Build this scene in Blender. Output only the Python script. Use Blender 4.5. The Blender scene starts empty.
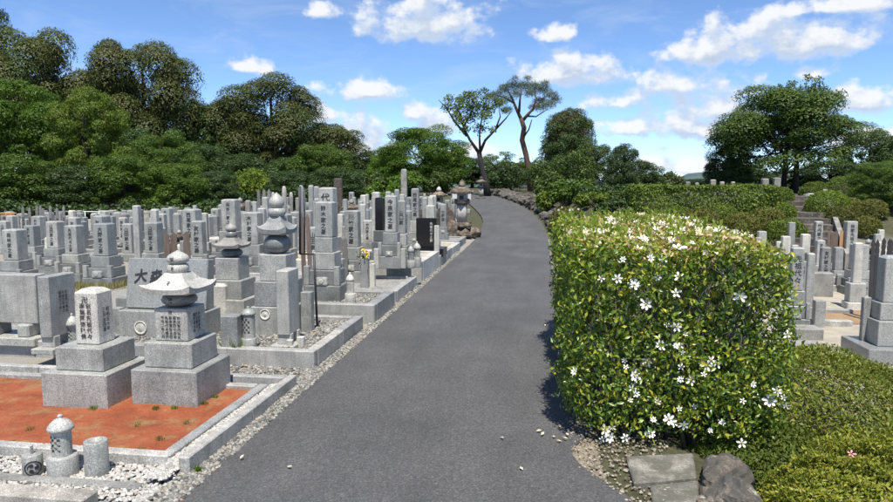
import bpy, bmesh, math, random
import numpy as np
from mathutils import Vector, Matrix
R = math.radians
random.seed(7)
sc = bpy.context.scene
COL = sc.collection

# ------------------------------------------------------------------ camera
F_PX, CX, CY, HC = 645.0, 446.5, 251.0, 1.65
YAW, PITCH = R(8.34), R(5.84)
cam_d = bpy.data.cameras.new('camera'); cam = bpy.data.objects.new('camera', cam_d); COL.objects.link(cam)
cam.location = (0, 0, HC); cam.rotation_euler = (R(90) - PITCH, 0, YAW)
cam_d.sensor_width = 36; cam_d.lens = 36 * F_PX / 893.0
cam_d.clip_start = 0.05; cam_d.clip_end = 20000
sc.camera = cam
ROT = cam.rotation_euler.to_matrix()
def ray(px, py):
    return ROT @ Vector(((px - CX) / F_PX, -(py - CY) / F_PX, -1.0))

# ------------------------------------------------------------------ light
SUN_EL, SUN_AZ = R(66), R(168)       # azimuth clockwise from +Y: behind the camera, a little to the right
sun_dir = Vector((math.cos(SUN_EL) * math.sin(SUN_AZ), math.cos(SUN_EL) * math.cos(SUN_AZ), math.sin(SUN_EL)))
sl = bpy.data.lights.new('sun', 'SUN'); sl.energy = 4.3; sl.angle = R(0.53); sl.color = (1.0, 0.95, 0.87)
so = bpy.data.objects.new('sun', sl); COL.objects.link(so); so.location = (0, 0, 30)
so.rotation_euler = (-sun_dir).to_track_quat('-Z', 'Y').to_euler()
sc.view_settings.view_transform = 'Standard'; sc.view_settings.look = 'None'
sc.view_settings.exposure = 0.66; sc.view_settings.gamma = 1.0
sc.view_settings.use_curve_mapping = False

class NT:
    """tiny node helper"""
    def __init__(s, tree): s.t = tree; s.n = tree.nodes; s.l = tree.links
    def new(s, typ, **kw):
        n = s.n.new(typ)
        for k, v in kw.items(): setattr(n, k, v)
        return n
    def set(s, sock, v):
        if isinstance(v, bpy.types.NodeSocket): s.l.new(v, sock)
        else: sock.default_value = v
    def math(s, op, a, b=0.0, c=None, clamp=False):
        n = s.new('ShaderNodeMath', operation=op); n.use_clamp = clamp
        s.set(n.inputs[0], a); s.set(n.inputs[1], b)
        if c is not None: s.set(n.inputs[2], c)
        return n.outputs[0]
    def vmath(s, op, a, b=None):
        n = s.new('ShaderNodeVectorMath', operation=op); s.set(n.inputs[0], a)
        if b is not None: s.set(n.inputs[1], b)
        return n.outputs['Value'] if op in ('LENGTH', 'DOT_PRODUCT') else n.outputs[0]
    def noise(s, vec, scale, detail=4, rough=0.55, dist=0.0):
        n = s.new('ShaderNodeTexNoise'); s.set(n.inputs['Vector'], vec)
        n.inputs['Scale'].default_value = scale; n.inputs['Detail'].default_value = detail
        n.inputs['Roughness'].default_value = rough; n.inputs['Distortion'].default_value = dist
        return n
    def ramp(s, fac, stops, interp='LINEAR'):
        n = s.new('ShaderNodeValToRGB'); s.set(n.inputs[0], fac); cr = n.color_ramp; cr.interpolation = interp
        while len(cr.elements) < len(stops): cr.elements.new(0.5)
        for e, (p, c) in zip(cr.elements, stops):
            e.position = p; e.color = (c[0], c[1], c[2], 1) if len(c) == 3 else c
        return n.outputs[0]
    def mix(s, fac, a, b, mode='MIX'):
        n = s.new('ShaderNodeMix', data_type='RGBA', blend_type=mode)
        s.set(n.inputs[0], fac); s.set(n.inputs[6], a if not isinstance(a, tuple) else (*a[:3], 1)); s.set(n.inputs[7], b if not isinstance(b, tuple) else (*b[:3], 1))
        return n.outputs[2]
    def mapr(s, v, a, b, c=0.0, d=1.0, smooth=False):
        n = s.new('ShaderNodeMapRange'); n.interpolation_type = 'SMOOTHSTEP' if smooth else 'LINEAR'
        for i, q in enumerate((v, a, b, c, d)): s.set(n.inputs[i], q)
        return n.outputs[0]

# ------------------------------------------------------------------ sky with cumulus clouds
def azel(px, py):
    d = ray(px, py).normalized()
    return math.atan2(d.x, d.y), math.asin(d.z)
CLOUDS = [(425,8,58,24),(728,36,52,20),(800,30,58,22),(567,64,50,17),(366,89,40,10),(352,128,48,27),(322,108,12,12),
          (412,108,13,10),(440,120,26,13),(672,76,30,15),(716,96,48,22),(640,124,52,9),(616,99,28,9),(856,98,30,13),(816,70,18,7),
          (690,122,52,14),(660,158,22,9),(693,164,26,9),(322,6,16,8),(840,3,80,8),(560,30,20,9),(250,64,24,8),(470,150,40,10),(880,130,30,12)]
def build_world():
    w = bpy.data.worlds.new('World'); sc.world = w; w.use_nodes = True
    w.node_tree.nodes.clear(); T = NT(w.node_tree)
    # --- cloud field group
    g = bpy.data.node_groups.new('cloud_field', 'ShaderNodeTree')
    g.interface.new_socket('P', in_out='INPUT', socket_type='NodeSocketVector')
    g.interface.new_socket('F', in_out='OUTPUT', socket_type='NodeSocketFloat')
    G = NT(g); gi = G.new('NodeGroupInput'); go = G.new('NodeGroupOutput')
    P0 = gi.outputs[0]
    nz = G.noise(P0, 9.0, 3, 0.5)
    off = G.vmath('MULTIPLY', G.vmath('SUBTRACT', nz.outputs['Color'], (0.5, 0.5, 0.5)), (0.05, 0.022, 0.0))
    P = G.vmath('ADD', P0, off)
    cl = []
    for (px, py, hw, hh) in CLOUDS:
        a, e = azel(px, py); cl.append((a, e, hw / F_PX * 1.3, hh / F_PX * 1.75))
    rg = random.Random(5)
    for k in range(14):                       # the same kind of clouds all round the rest of the sky
        a = rg.uniform(0.75, 2 * math.pi - 0.95); e = rg.uniform(0.03, 0.9)
        if a > math.pi: a -= 2 * math.pi
        cl.append((a, e, rg.uniform(.05, .12) / math.cos(e), rg.uniform(.018, .05)))
    acc = None
    for (a, e, wa, he) in cl:
        v = G.vmath('MULTIPLY', G.vmath('SUBTRACT', P, (a, e - he * .35, 0)), (1 / wa, 1 / he, 0))
        v = G.vmath('MAXIMUM', v, G.vmath('MULTIPLY', v, (-1, -2.3, 0)))     # flat-bottomed
        ln = G.vmath('LENGTH', v)
        acc = ln if acc is None else G.math('SMOOTH_MIN', acc, ln, 0.25)
    base = G.math('SUBTRACT', 1.0, acc)
    vs = G.vmath('MULTIPLY', P0, (1.0, 1.25, 1.0))
    fb = G.noise(vs, 24.0, 7, 0.57)
    f = G.math('ADD', base, G.math('MULTIPLY', G.math('SUBTRACT', fb.outputs['Fac'], 0.5), 2.3))
    G.l.new(f, go.inputs[0])
    # --- sky
    tc = T.new('ShaderNodeTexCoord'); d = tc.outputs['Generated']
    sx = T.new('ShaderNodeSeparateXYZ'); T.l.new(T.vmath('NORMALIZE', d), sx.inputs[0])
    az = T.math('ARCTAN2', sx.outputs[0], sx.outputs[1]); el = T.math('ARCSINE', sx.outputs[2])
    cb = T.new('ShaderNodeCombineXYZ'); T.l.new(az, cb.inputs[0]); T.l.new(el, cb.inputs[1])
    def field(p):
        n = T.new('ShaderNodeGroup'); n.node_tree = g; T.l.new(p, n.inputs[0]); return n.outputs[0]
    f0 = field(cb.outputs[0]); f1 = field(T.vmath('ADD', cb.outputs[0], (-0.006, 0.018, 0)))
    sky = T.new('ShaderNodeTexSky', sky_type='NISHITA'); sky.sun_disc = False
    sky.sun_elevation = SUN_EL; sky.sun_rotation = SUN_AZ; sky.altitude = 100
    sky.air_density = 0.58; sky.dust_density = 0.05; sky.ozone_density = 4.0
    hs = T.new('ShaderNodeHueSaturation'); hs.inputs['Value'].default_value = 1.38; hs.inputs['Saturation'].default_value = 1.04; T.l.new(sky.outputs[0], hs.inputs['Color'])
    skyc = hs.outputs[0]
    mask = T.mapr(f0, 0.05, 0.6, 0.0, 1.0, True)
    wisp = T.noise(T.vmath('MULTIPLY', cb.outputs[0], (3.0, 11.0, 1.0)), 2.2, 6, 0.6, 0.6)
    veil = T.mapr(wisp.outputs['Fac'], 0.42, 0.75, 0.0, 0.3, True)
    lit = T.mapr(T.math('SUBTRACT', f0, f1), -0.15, 0.65, 0.0, 1.0, True)
    thick = T.mapr(f0, 0.3, 1.5, 0.0, 1.0, True)
    grey = T.mix(thick, (3.7, 4.5, 5.8), (3.0, 3.4, 4.1))
    ccol = T.mix(lit, grey, (6.1, 6.2, 6.3))
    c1 = T.mix(veil, skyc, (4.2, 5.0, 6.2))
    c2 = T.mix(T.math('MULTIPLY', mask, 0.95), c1, ccol)
    bg = T.new('ShaderNodeBackground'); bg.inputs[1].default_value = 0.10; T.l.new(c2, bg.inputs[0])
    out = T.new('ShaderNodeOutputWorld'); T.l.new(bg.outputs[0], out.inputs[0])
build_world(); sc.world.cycles.sampling_method = 'MANUAL'; sc.world.cycles.sample_map_resolution = 256

# ------------------------------------------------------------------ terrain
def sst(t):
    t = min(1.0, max(0.0, t)); return t * t * (3 - 2 * t)
def road_z(y):
    z = 0.006 * min(y, 60)
    s = y - 16.5
    if s > 0:
        z += 0.045 * (s * s / 8 if s < 4 else s - 2) if s < 20 else 0.045 * 18 + 0.045 * 4 * (1 - math.exp(-(s - 20) / 4))
    return z
def road_off(y):
    s = min(y, 48) - 17.5
    return 0.0 if s < 0 else -(0.0062 * s * s + 0.00008 * s ** 3)
def road_r(y): return 0.21 + road_off(y)
def road_l(y): return -1.84 + road_off(y) - (0.25 * sst((y - 22) / 8))
def right_level(y): return -0.4 + 1.5 * sst((y - 16.6) / 6.0) + 0.012 * max(0, min(y, 60) - 24)
def g(x, y):
    rz = road_z(y)
    xr, xl = road_r(y), road_l(y)
    if x > xr:
        a = (0.5 + 1.2 * sst((y - 9.5) / 3)) if y < 19 else max(.35, 1.7 - .6 * (y - 19))
        return rz + (right_level(y) - rz) * sst((x - xr - a) / 1.3)
    if x < xl:
        lo = 0.006 * min(y, 60) + 0.4 * (rz - 0.006 * min(y, 60))
        return rz + (lo - rz) * sst((xl - 0.6 - x) / 9)
    return rz
def gg(x, y):      # far land sinks away so that the hills beyond show over it
    z = g(x, y); r = math.hypot(x, y)
    return z - 40 * sst((r - 90) / 400)
def at(px, py):
    """pixel -> point on the ground"""
    d = ray(px, py); t = 0.5; prev = t
    while t < 90:
        p = d * t
        if HC + p.z <= g(p.x, p.y):
            a, b = prev, t
            for _ in range(24):
                m = (a + b) / 2; q = d * m
                if HC + q.z <= g(q.x, q.y): b = m
                else: a = m
            q = d * b; return Vector((q.x, q.y, g(q.x, q.y)))
        prev = t; t *= 1.02
    q = d * 90; return Vector((q.x, q.y, g(q.x, q.y)))
def aty(px, py, y):
    """pixel -> point at distance y along the road"""
    d = ray(px, py); t = y / d.y
    return Vector((d.x * t, y, HC + d.z * t))
def mpp(p):
    """metres per photo pixel at point p"""
    f = ROT @ Vector((0, 0, -1)); return (Vector(p) - Vector((0, 0, HC))).dot(f) / F_PX

# ------------------------------------------------------------------ materials
MATS = {}
def newmat(name):
    m = bpy.data.materials.new(name); m.use_nodes = True; m.node_tree.nodes.clear(); MATS[name] = m
    T = NT(m.node_tree); out = T.new('ShaderNodeOutputMaterial'); b = T.new('ShaderNodeBsdfPrincipled')
    T.l.new(b.outputs[0], out.inputs[0]); return m, T, b, out
def bump(T, b, h, strength=0.3, dist=0.005):
    n = T.new('ShaderNodeBump'); n.inputs['Strength'].default_value = strength; n.inputs['Distance'].default_value = dist
    T.set(n.inputs['Height'], h); T.l.new(n.outputs[0], b.inputs['Normal'])
def granite(name, base, rough=0.45, speck=0.68, stain=0.45, lichen=None, var=0.22, sc_=125.0):
    m, T, b, out = newmat(name)
    geo = T.new('ShaderNodeNewGeometry'); oi = T.new('ShaderNodeObjectInfo'); pos = geo.outputs['Position']
    n1 = T.noise(pos, sc_, 2, 0.7).outputs['Fac']
    vo = T.new('ShaderNodeTexVoronoi'); T.l.new(pos, vo.inputs['Vector']); vo.inputs['Scale'].default_value = sc_ * 1.1
    dark = T.mapr(vo.outputs['Distance'], 0.10, 0.42, 1.0 - speck, 1.0)
    light = T.mapr(n1, 0.35, 0.66, 0.62, 1.42)
    n2 = T.noise(pos, 4.5, 5, 0.65).outputs['Fac']
    st = T.mapr(n2, 0.35, 0.75, 1.0 + stain * .35, 1.0 - stain)
    vv = T.mapr(oi.outputs['Random'], 0, 1, 1 - var, 1 + var)
    k = T.math('MULTIPLY', T.math('MULTIPLY', dark, light), T.math('MULTIPLY', st, vv))
    tint = T.mix(oi.outputs['Random'], base, (base[0] * 1.05, base[1] * 1.0, base[2] * 0.94))
    c = T.mix(1.0, tint, k, 'MULTIPLY')
    # rain streaks run down the upright faces
    stv = T.noise(T.vmath('MULTIPLY', pos, (14, 14, 0.9)), 1.6, 4, 0.6).outputs['Fac']
    c = T.mix(T.mapr(stv, 0.48, 0.75, 0.0, 0.5), c, (base[0] * .5, base[1] * .5, base[2] * .47))
    if lichen:
        n3 = T.noise(pos, 7.0, 6, 0.7).outputs['Fac']
        c = T.mix(T.mapr(n3, 0.40, 0.55, 0, 0.92), c, lichen)
        n4 = T.noise(pos, 16.0, 4, 0.7).outputs['Fac']
        c = T.mix(T.mapr(n4, 0.6, 0.7, 0, 0.7), c, (0.42, 0.41, 0.36))
    T.l.new(c, b.inputs['Base Color'])
    T.set(b.inputs['Roughness'], T.mapr(n2, 0.3, 0.7, rough - 0.08, rough + 0.15))
    bump(T, b, T.math('ADD', n1, T.math('MULTIPLY', n2, 2.0)), 0.25, 0.004)
    return m
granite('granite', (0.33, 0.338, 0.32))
granite('granite_light', (0.47, 0.465, 0.425), 0.6, 0.4, 0.3)
granite('granite_dark', (0.17, 0.18, 0.175), 0.35)
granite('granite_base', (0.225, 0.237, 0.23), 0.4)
granite('granite_warm', (0.33, 0.315, 0.285), 0.6, 0.55, 0.4)
granite('granite_kerb', (0.36, 0.36, 0.345), 0.5, 0.5, 0.45)
granite('granite_polished', (0.31, 0.322, 0.308), 0.22, 0.4, 0.15)
granite('old_stone', (0.29, 0.28, 0.255), 0.85, 0.45, 0.6)
granite('mossy_stone', (0.24, 0.20, 0.15), 0.9, 0.5, 0.6, (0.065, 0.046, 0.034))
granite('brown_stone', (0.13, 0.095, 0.075), 0.9, 0.5, 0.6, (0.07, 0.06, 0.05))
granite('rock', (0.165, 0.14, 0.115), 0.9, 0.5, 0.6, (0.06, 0.058, 0.05), sc_=90)
granite('black_granite', (0.012, 0.012, 0.014), 0.12, 0.2, 0.2)
granite('concrete', (0.30, 0.295, 0.275), 0.9, 0.25, 0.5, sc_=120)
granite('slab_concrete', (0.24, 0.23, 0.205), 0.9, 0.3, 0.6, (0.10, 0.095, 0.075), sc_=120)

def plain(name, col, rough=0.7, metal=0.0, nscale=60, amt=0.25, spec=None):
    m, T, b, out = newmat(name)
    pos = T.new('ShaderNodeNewGeometry').outputs['Position']
    n = T.noise(pos, nscale, 4, 0.65).outputs['Fac']
    c = T.mix(n, tuple(v * (1 - amt) for v in col), tuple(v * (1 + amt) for v in col))
    T.l.new(c, b.inputs['Base Color']); b.inputs['Roughness'].default_value = rough; b.inputs['Metallic'].default_value = metal
    if spec is not None: b.inputs['Specular IOR Level'].default_value = spec
    return m
plain('black_paint_shade', (0.025, 0.025, 0.028), 0.8)
plain('carved', (0.04, 0.04, 0.041), 0.9)
plain('metal_dark', (0.03, 0.03, 0.032), 0.5, 0.3)
plain('metal_rail', (0.45, 0.46, 0.46), 0.5, 0.6)
plain('petal', (0.80, 0.79, 0.73), 0.6, 0, 30, 0.06)
plain('petal_cream', (0.74, 0.68, 0.50), 0.6, 0, 30, 0.1)
plain('petal_old', (0.68, 0.56, 0.36), 0.7, 0, 30, 0.15)
plain('petal_yellow', (0.75, 0.50, 0.02), 0.6)
plain('petal_pink', (0.62, 0.25, 0.28), 0.6)
plain('stamen', (0.55, 0.40, 0.06), 0.7)
plain('wall_plaster', (0.62, 0.61, 0.58), 0.9, 0, 3, 0.12)
def wood(name, a, b_, rough=0.85):
    m, T, b, out = newmat(name)
    pos = T.new('ShaderNodeNewGeometry').outputs['Position']; oi = T.new('ShaderNodeObjectInfo')
    n = T.noise(T.vmath('MULTIPLY', pos, (60, 60, 2.5)), 1.5, 5, 0.65).outputs['Fac']
    c = T.mix(T.mapr(n, 0.3, 0.7), a, b_)
    c = T.mix(1.0, c, T.mapr(oi.outputs['Random'], 0, 1, 0.75, 1.2), 'MULTIPLY')
    T.l.new(c, b.inputs['Base Color']); b.inputs['Roughness'].default_value = rough
    bump(T, b, n, 0.4, 0.003); return m
wood('wood_grey', (0.10, 0.095, 0.09), (0.25, 0.24, 0.225))
wood('wood_brown', (0.10, 0.07, 0.055), (0.22, 0.16, 0.125))
wood('wood_fresh', (0.36, 0.19, 0.075), (0.50, 0.30, 0.14))
wood('wood_dark', (0.022, 0.021, 0.023), (0.05, 0.049, 0.052))
def bark(name, a, b_):
    m, T, b, out = newmat(name)
    pos = T.new('ShaderNodeNewGeometry').outputs['Position']
    n = T.noise(T.vmath('MULTIPLY', pos, (9, 9, 2.2)), 2.0, 6, 0.7, 0.4).outputs['Fac']
    T.l.new(T.mix(T.mapr(n, 0.3, 0.7), a, b_), b.inputs['Base Color']); b.inputs['Roughness'].default_value = 0.95
    bump(T, b, n, 0.8, 0.04); return m
bark('bark_dark', (0.012, 0.010, 0.009), (0.042, 0.035, 0.030))
bark('bark_pine', (0.045, 0.028, 0.022), (0.14, 0.082, 0.058))
bark('bark_grey', (0.06, 0.052, 0.042), (0.16, 0.14, 0.12))
def leafmat(name, cols, trans=0.35, rough=0.5, spec=0.4, patch=0.0, pcol=None, pscale=0.5):
    m, T, b, out = newmat(name)
    geo = T.new('ShaderNodeNewGeometry')
    n = len(cols); rnd = geo.outputs['Random Per Island']
    stops = [(p, c) for p, c in cols]
    c = T.ramp(rnd, stops)
    oi = T.new('ShaderNodeObjectInfo')
    c = T.mix(1.0, c, T.mapr(oi.outputs['Random'], 0, 1, 0.82, 1.18), 'MULTIPLY')
    if patch:
        nn = T.noise(geo.outputs['Position'], pscale, 3, 0.6).outputs['Fac']
        c = T.mix(T.mapr(nn, 0.42, 0.62, 0, patch), c, pcol)
    T.l.new(c, b.inputs['Base Color']); b.inputs['Roughness'].default_value = rough
    b.inputs['Specular IOR Level'].default_value = spec
    tr = T.new('ShaderNodeBsdfTranslucent'); T.l.new(T.mix(1.0, c, (1.15, 1.25, 0.7), 'MULTIPLY'), tr.inputs[0])
    mx = T.new('ShaderNodeMixShader'); mx.inputs[0].default_value = trans
    T.l.new(b.outputs[0], mx.inputs[1]); T.l.new(tr.outputs[0], mx.inputs[2]); T.l.new(mx.outputs[0], out.inputs[0])
    return m
leafmat('leaf_hedge', [(0, (0.04, 0.09, 0.012)), (0.3, (0.09, 0.165, 0.018)), (0.65, (0.18, 0.25, 0.026)), (0.9, (0.31, 0.34, 0.035)), (1.0, (0.52, 0.42, 0.03))], 0.25, 0.33, 0.5)
leafmat('leaf_hedge_top', [(0, (0.12, 0.20, 0.025)), (0.35, (0.24, 0.30, 0.04)), (0.6, (0.36, 0.36, 0.06)), (0.74, (0.52, 0.27, 0.14)), (1.0, (0.68, 0.56, 0.46))], 0.28, 0.4, 0.4)
leafmat('leaf_hedge_lime', [(0, (0.12, 0.20, 0.025)), (0.5, (0.22, 0.29, 0.035)), (1.0, (0.33, 0.36, 0.055))], 0.3, 0.4, 0.4)
leafmat('leaf_azalea', [(0, (0.12, 0.15, 0.018)), (0.5, (0.25, 0.28, 0.032)), (0.9, (0.38, 0.37, 0.05)), (1.0, (0.32, 0.22, 0.07))], 0.25, 0.5, 0.3)
leafmat('leaf_azalea_shaded', [(0, (0.075, 0.11, 0.016)), (0.5, (0.18, 0.22, 0.03)), (0.9, (0.28, 0.295, 0.042)), (1.0, (0.25, 0.17, 0.06))], 0.25, 0.5, 0.3)  # azalea green darkened in place of the shade between the two mounds
leafmat('leaf_azalea_brown', [(0, (0.072, 0.085, 0.017)), (0.5, (0.135, 0.145, 0.030)), (1.0, (0.185, 0.165, 0.045))], 0.2, 0.6, 0.2)
leafmat('leaf_azalea_green', [(0, (0.06, 0.10, 0.016)), (0.5, (0.12, 0.17, 0.026)), (1.0, (0.18, 0.215, 0.038))], 0.2, 0.6, 0.2)
leafmat('leaf_olive', [(0, (0.055, 0.060, 0.015)), (0.5, (0.092, 0.100, 0.024)), (1.0, (0.122, 0.118, 0.032))], 0.2, 0.55, 0.3, 0.65, (0.050, 0.085, 0.018), 0.3)
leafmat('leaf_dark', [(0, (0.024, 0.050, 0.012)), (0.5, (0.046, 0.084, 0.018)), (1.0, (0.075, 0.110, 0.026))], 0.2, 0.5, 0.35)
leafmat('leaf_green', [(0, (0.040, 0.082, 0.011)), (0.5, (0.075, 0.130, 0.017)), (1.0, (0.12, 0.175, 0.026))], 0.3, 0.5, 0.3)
leafmat('leaf_bright', [(0, (0.075, 0.135, 0.013)), (0.5, (0.14, 0.20, 0.022)), (1.0, (0.21, 0.25, 0.036))], 0.35, 0.5, 0.3)
leafmat('leaf_maple', [(0, (0.055, 0.12, 0.013)), (0.5, (0.095, 0.175, 0.019)), (1.0, (0.15, 0.22, 0.03))], 0.4, 0.5, 0.3)
leafmat('leaf_pine', [(0, (0.048, 0.07, 0.034)), (0.5, (0.088, 0.115, 0.052)), (1.0, (0.13, 0.15, 0.07))], 0.15, 0.6, 0.2)
leafmat('leaf_russet', [(0, (0.045, 0.042, 0.016)), (0.5, (0.085, 0.058, 0.026)), (1.0, (0.12, 0.075, 0.035))], 0.25, 0.5, 0.3)
leafmat('leaf_shrub', [(0, (0.036, 0.068, 0.013)), (0.5, (0.066, 0.108, 0.018)), (1.0, (0.11, 0.15, 0.028))], 0.25, 0.5, 0.3)
leafmat('leaf_cherry', [(0, (0.065, 0.11, 0.026)), (0.5, (0.11, 0.16, 0.036)), (1.0, (0.17, 0.205, 0.055))], 0.35, 0.5, 0.3)
leafmat('grass_dry', [(0, (0.16, 0.16, 0.04)), (0.6, (0.30, 0.26, 0.09)), (1.0, (0.38, 0.31, 0.13))], 0.3, 0.7, 0.2)
leafmat('grass_green', [(0, (0.05, 0.12, 0.012)), (0.6, (0.11, 0.20, 0.02)), (1.0, (0.18, 0.25, 0.035))], 0.35, 0.6, 0.2)
def pebble_mat(name, cols):
    m, T, b, out = newmat(name)
    geo = T.new('ShaderNodeNewGeometry')
    c = T.ramp(geo.outputs['Random Per Island'], cols)
    nn = T.noise(geo.outputs['Position'], 130, 3, 0.6).outputs['Fac']
    T.l.new(T.mix(1.0, c, T.mapr(nn, 0.3, 0.7, 0.8, 1.15), 'MULTIPLY'), b.inputs['Base Color']); b.inputs['Roughness'].default_value = 0.85
    return m
pebble_mat('pebble_white', [(0, (0.26, 0.25, 0.225)), (0.45, (0.42, 0.40, 0.36)), (0.93, (0.54, 0.52, 0.48)), (1.0, (0.33, 0.21, 0.14))])
pebble_mat('pebble_grey', [(0, (0.06, 0.06, 0.055)), (0.35, (0.16, 0.155, 0.14)), (0.75, (0.27, 0.258, 0.22)), (0.95, (0.40, 0.385, 0.33)), (1.0, (0.28, 0.15, 0.09))])
pebble_mat('pebble_dirt', [(0, (0.10, 0.08, 0.055)), (0.5, (0.24, 0.20, 0.14)), (1.0, (0.38, 0.34, 0.27))])

def mat_asphalt():
    m, T, b, out = newmat('asphalt'); pos = T.new('ShaderNodeNewGeometry').outputs['Position']
    vo = T.new('ShaderNodeTexVoronoi'); T.l.new(pos, vo.inputs['Vector']); vo.inputs['Scale'].default_value = 120
    n1 = T.noise(pos, 260, 2, 0.7).outputs['Fac']
    n2 = T.noise(pos, 1.1, 5, 0.65).outputs['Fac']
    n3 = T.noise(T.vmath('MULTIPLY', pos, (1.0, 0.22, 1)), 3.0, 4, 0.6).outputs['Fac']
    c = T.ramp(vo.outputs['Color'], [(0, (0.048, 0.047, 0.046)), (0.6, (0.088, 0.086, 0.084)), (0.9, (0.125, 0.122, 0.118)), (1, (0.19, 0.185, 0.17))])
    c = T.mix(1.0, c, T.math('MULTIPLY', T.mapr(n2, 0.3, 0.7, 0.84, 1.16), T.mapr(n3, 0.3, 0.7, 0.88, 1.13)), 'MULTIPLY')
    # pale grit tracked in from the verges
    sp = T.noise(pos, 55, 2, 0.5).outputs['Fac']
    c = T.mix(T.mapr(sp, 0.72, 0.77, 0, 0.35), c, (0.22, 0.21, 0.19))
    T.l.new(c, b.inputs['Base Color']); b.inputs['Roughness'].default_value = 0.8
    bump(T, b, T.math('ADD', vo.outputs['Distance'], n1), 0.7, 0.006)
mat_asphalt()
def mat_ground():
    m, T, b, out = newmat('ground'); pos = T.new('ShaderNodeNewGeometry').outputs['Position']
    sx = T.new('ShaderNodeSeparateXYZ'); T.l.new(pos, sx.inputs[0])
    n1 = T.noise(pos, 110, 3, 0.7).outputs['Fac']; n2 = T.noise(pos, 0.9, 5, 0.65).outputs['Fac']; n3 = T.noise(pos, 14, 4, 0.6).outputs['Fac']
    grav = T.ramp(n1, [(0.3, (0.14, 0.135, 0.12)), (0.5, (0.27, 0.26, 0.235)), (0.7, (0.40, 0.385, 0.35))])
    grav = T.mix(T.mapr(n2, 0.48, 0.66, 0, 0.75), grav, T.ramp(n3, [(0.3, (0.22, 0.18, 0.10)), (0.7, (0.34, 0.29, 0.18))]))
    soil = T.ramp(n3, [(0.3, (0.035, 0.035, 0.018)), (0.6, (0.075, 0.075, 0.032)), (0.8, (0.12, 0.10, 0.06))])
    far = T.math('MAXIMUM', T.mapr(T.math('ADD', sx.outputs[1], T.math('MULTIPLY', n2, 4)), 29, 33), T.mapr(T.math('ADD', sx.outputs[0], T.math('MULTIPLY', n2, 3)), -15, -21))
    rt = T.math('MULTIPLY', T.mapr(sx.outputs[0], 0.2, 0.3), T.math('SUBTRACT', 1.0, T.math('MULTIPLY', T.mapr(sx.outputs[0], 2.6, 3.1), T.mapr(sx.outputs[1], 19.5, 18.4))))
    far = T.math('MAXIMUM', far, T.math('MULTIPLY', T.mapr(sx.outputs[1], 18.5, 20.5), T.mapr(sx.outputs[0], -5.5, -4.0)))
    T.l.new(T.mix(T.math('MAXIMUM', far, rt), grav, soil), b.inputs['Base Color']); b.inputs['Roughness'].default_value = 0.95
    bump(T, b, T.math('ADD', n1, n3), 0.8, 0.012)
mat_ground()
def mat_earth():
    m, T, b, out = newmat('red_earth'); pos = T.new('ShaderNodeNewGeometry').outputs['Position']
    n1 = T.noise(pos, 3.2, 6, 0.7).outputs['Fac']; n2 = T.noise(pos, 60, 4, 0.7).outputs['Fac']; n3 = T.noise(T.vmath('ADD', pos, (7, 3, 0)), 5, 5, 0.7).outputs['Fac']
    c = T.ramp(n1, [(0.3, (0.20, 0.045, 0.015)), (0.5, (0.30, 0.075, 0.024)), (0.72, (0.38, 0.135, 0.055))])
    c = T.mix(T.mapr(n3, 0.52, 0.66, 0, 0.75), c, (0.27, 0.20, 0.08))
    c = T.mix(1.0, c, T.mapr(n2, 0.3, 0.7, 0.75, 1.2), 'MULTIPLY')
    T.l.new(c, b.inputs['Base Color']); b.inputs['Roughness'].default_value = 0.95
    bump(T, b, T.math('ADD', n2, T.math('MULTIPLY', n1, 2)), 0.8, 0.02)
mat_earth()
def mat_bed(name, stops, sc_=150):
    m, T, b, out = newmat(name); pos = T.new('ShaderNodeNewGeometry').outputs['Position']
    vo = T.new('ShaderNodeTexVoronoi'); T.l.new(pos, vo.inputs['Vector']); vo.inputs['Scale'].default_value = sc_
    n = T.noise(pos, 4, 4, 0.6).outputs['Fac']
    c = T.mix(1.0, T.ramp(vo.outputs['Color'], stops), T.mapr(n, 0.3, 0.7, 0.8, 1.15), 'MULTIPLY')
    T.l.new(c, b.inputs['Base Color']); b.inputs['Roughness'].default_value = 0.95
    bump(T, b, vo.outputs['Distance'], 0.9, 0.01)
mat_bed('gravel_bed', [(0, (0.14, 0.135, 0.125)), (0.5, (0.27, 0.26, 0.24)), (1, (0.42, 0.41, 0.38))], 60)
mat_bed('sand_bed', [(0, (0.38, 0.33, 0.24)), (0.5, (0.47, 0.42, 0.32)), (1, (0.56, 0.51, 0.42))])
mat_bed('verge_dirt', [(0, (0.12, 0.095, 0.06)), (0.5, (0.24, 0.20, 0.14)), (1, (0.36, 0.31, 0.24))], 80)
mat_bed('ochre_earth', [(0, (0.30, 0.18, 0.09)), (0.5, (0.38, 0.25, 0.13)), (1, (0.45, 0.32, 0.18))])
mat_bed('hill', [(0, (0.045, 0.075, 0.06)), (0.5, (0.06, 0.10, 0.085)), (1, (0.08, 0.12, 0.10))], 0.01)  # bluish tint puts the haze of distance into the hill colour

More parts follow.
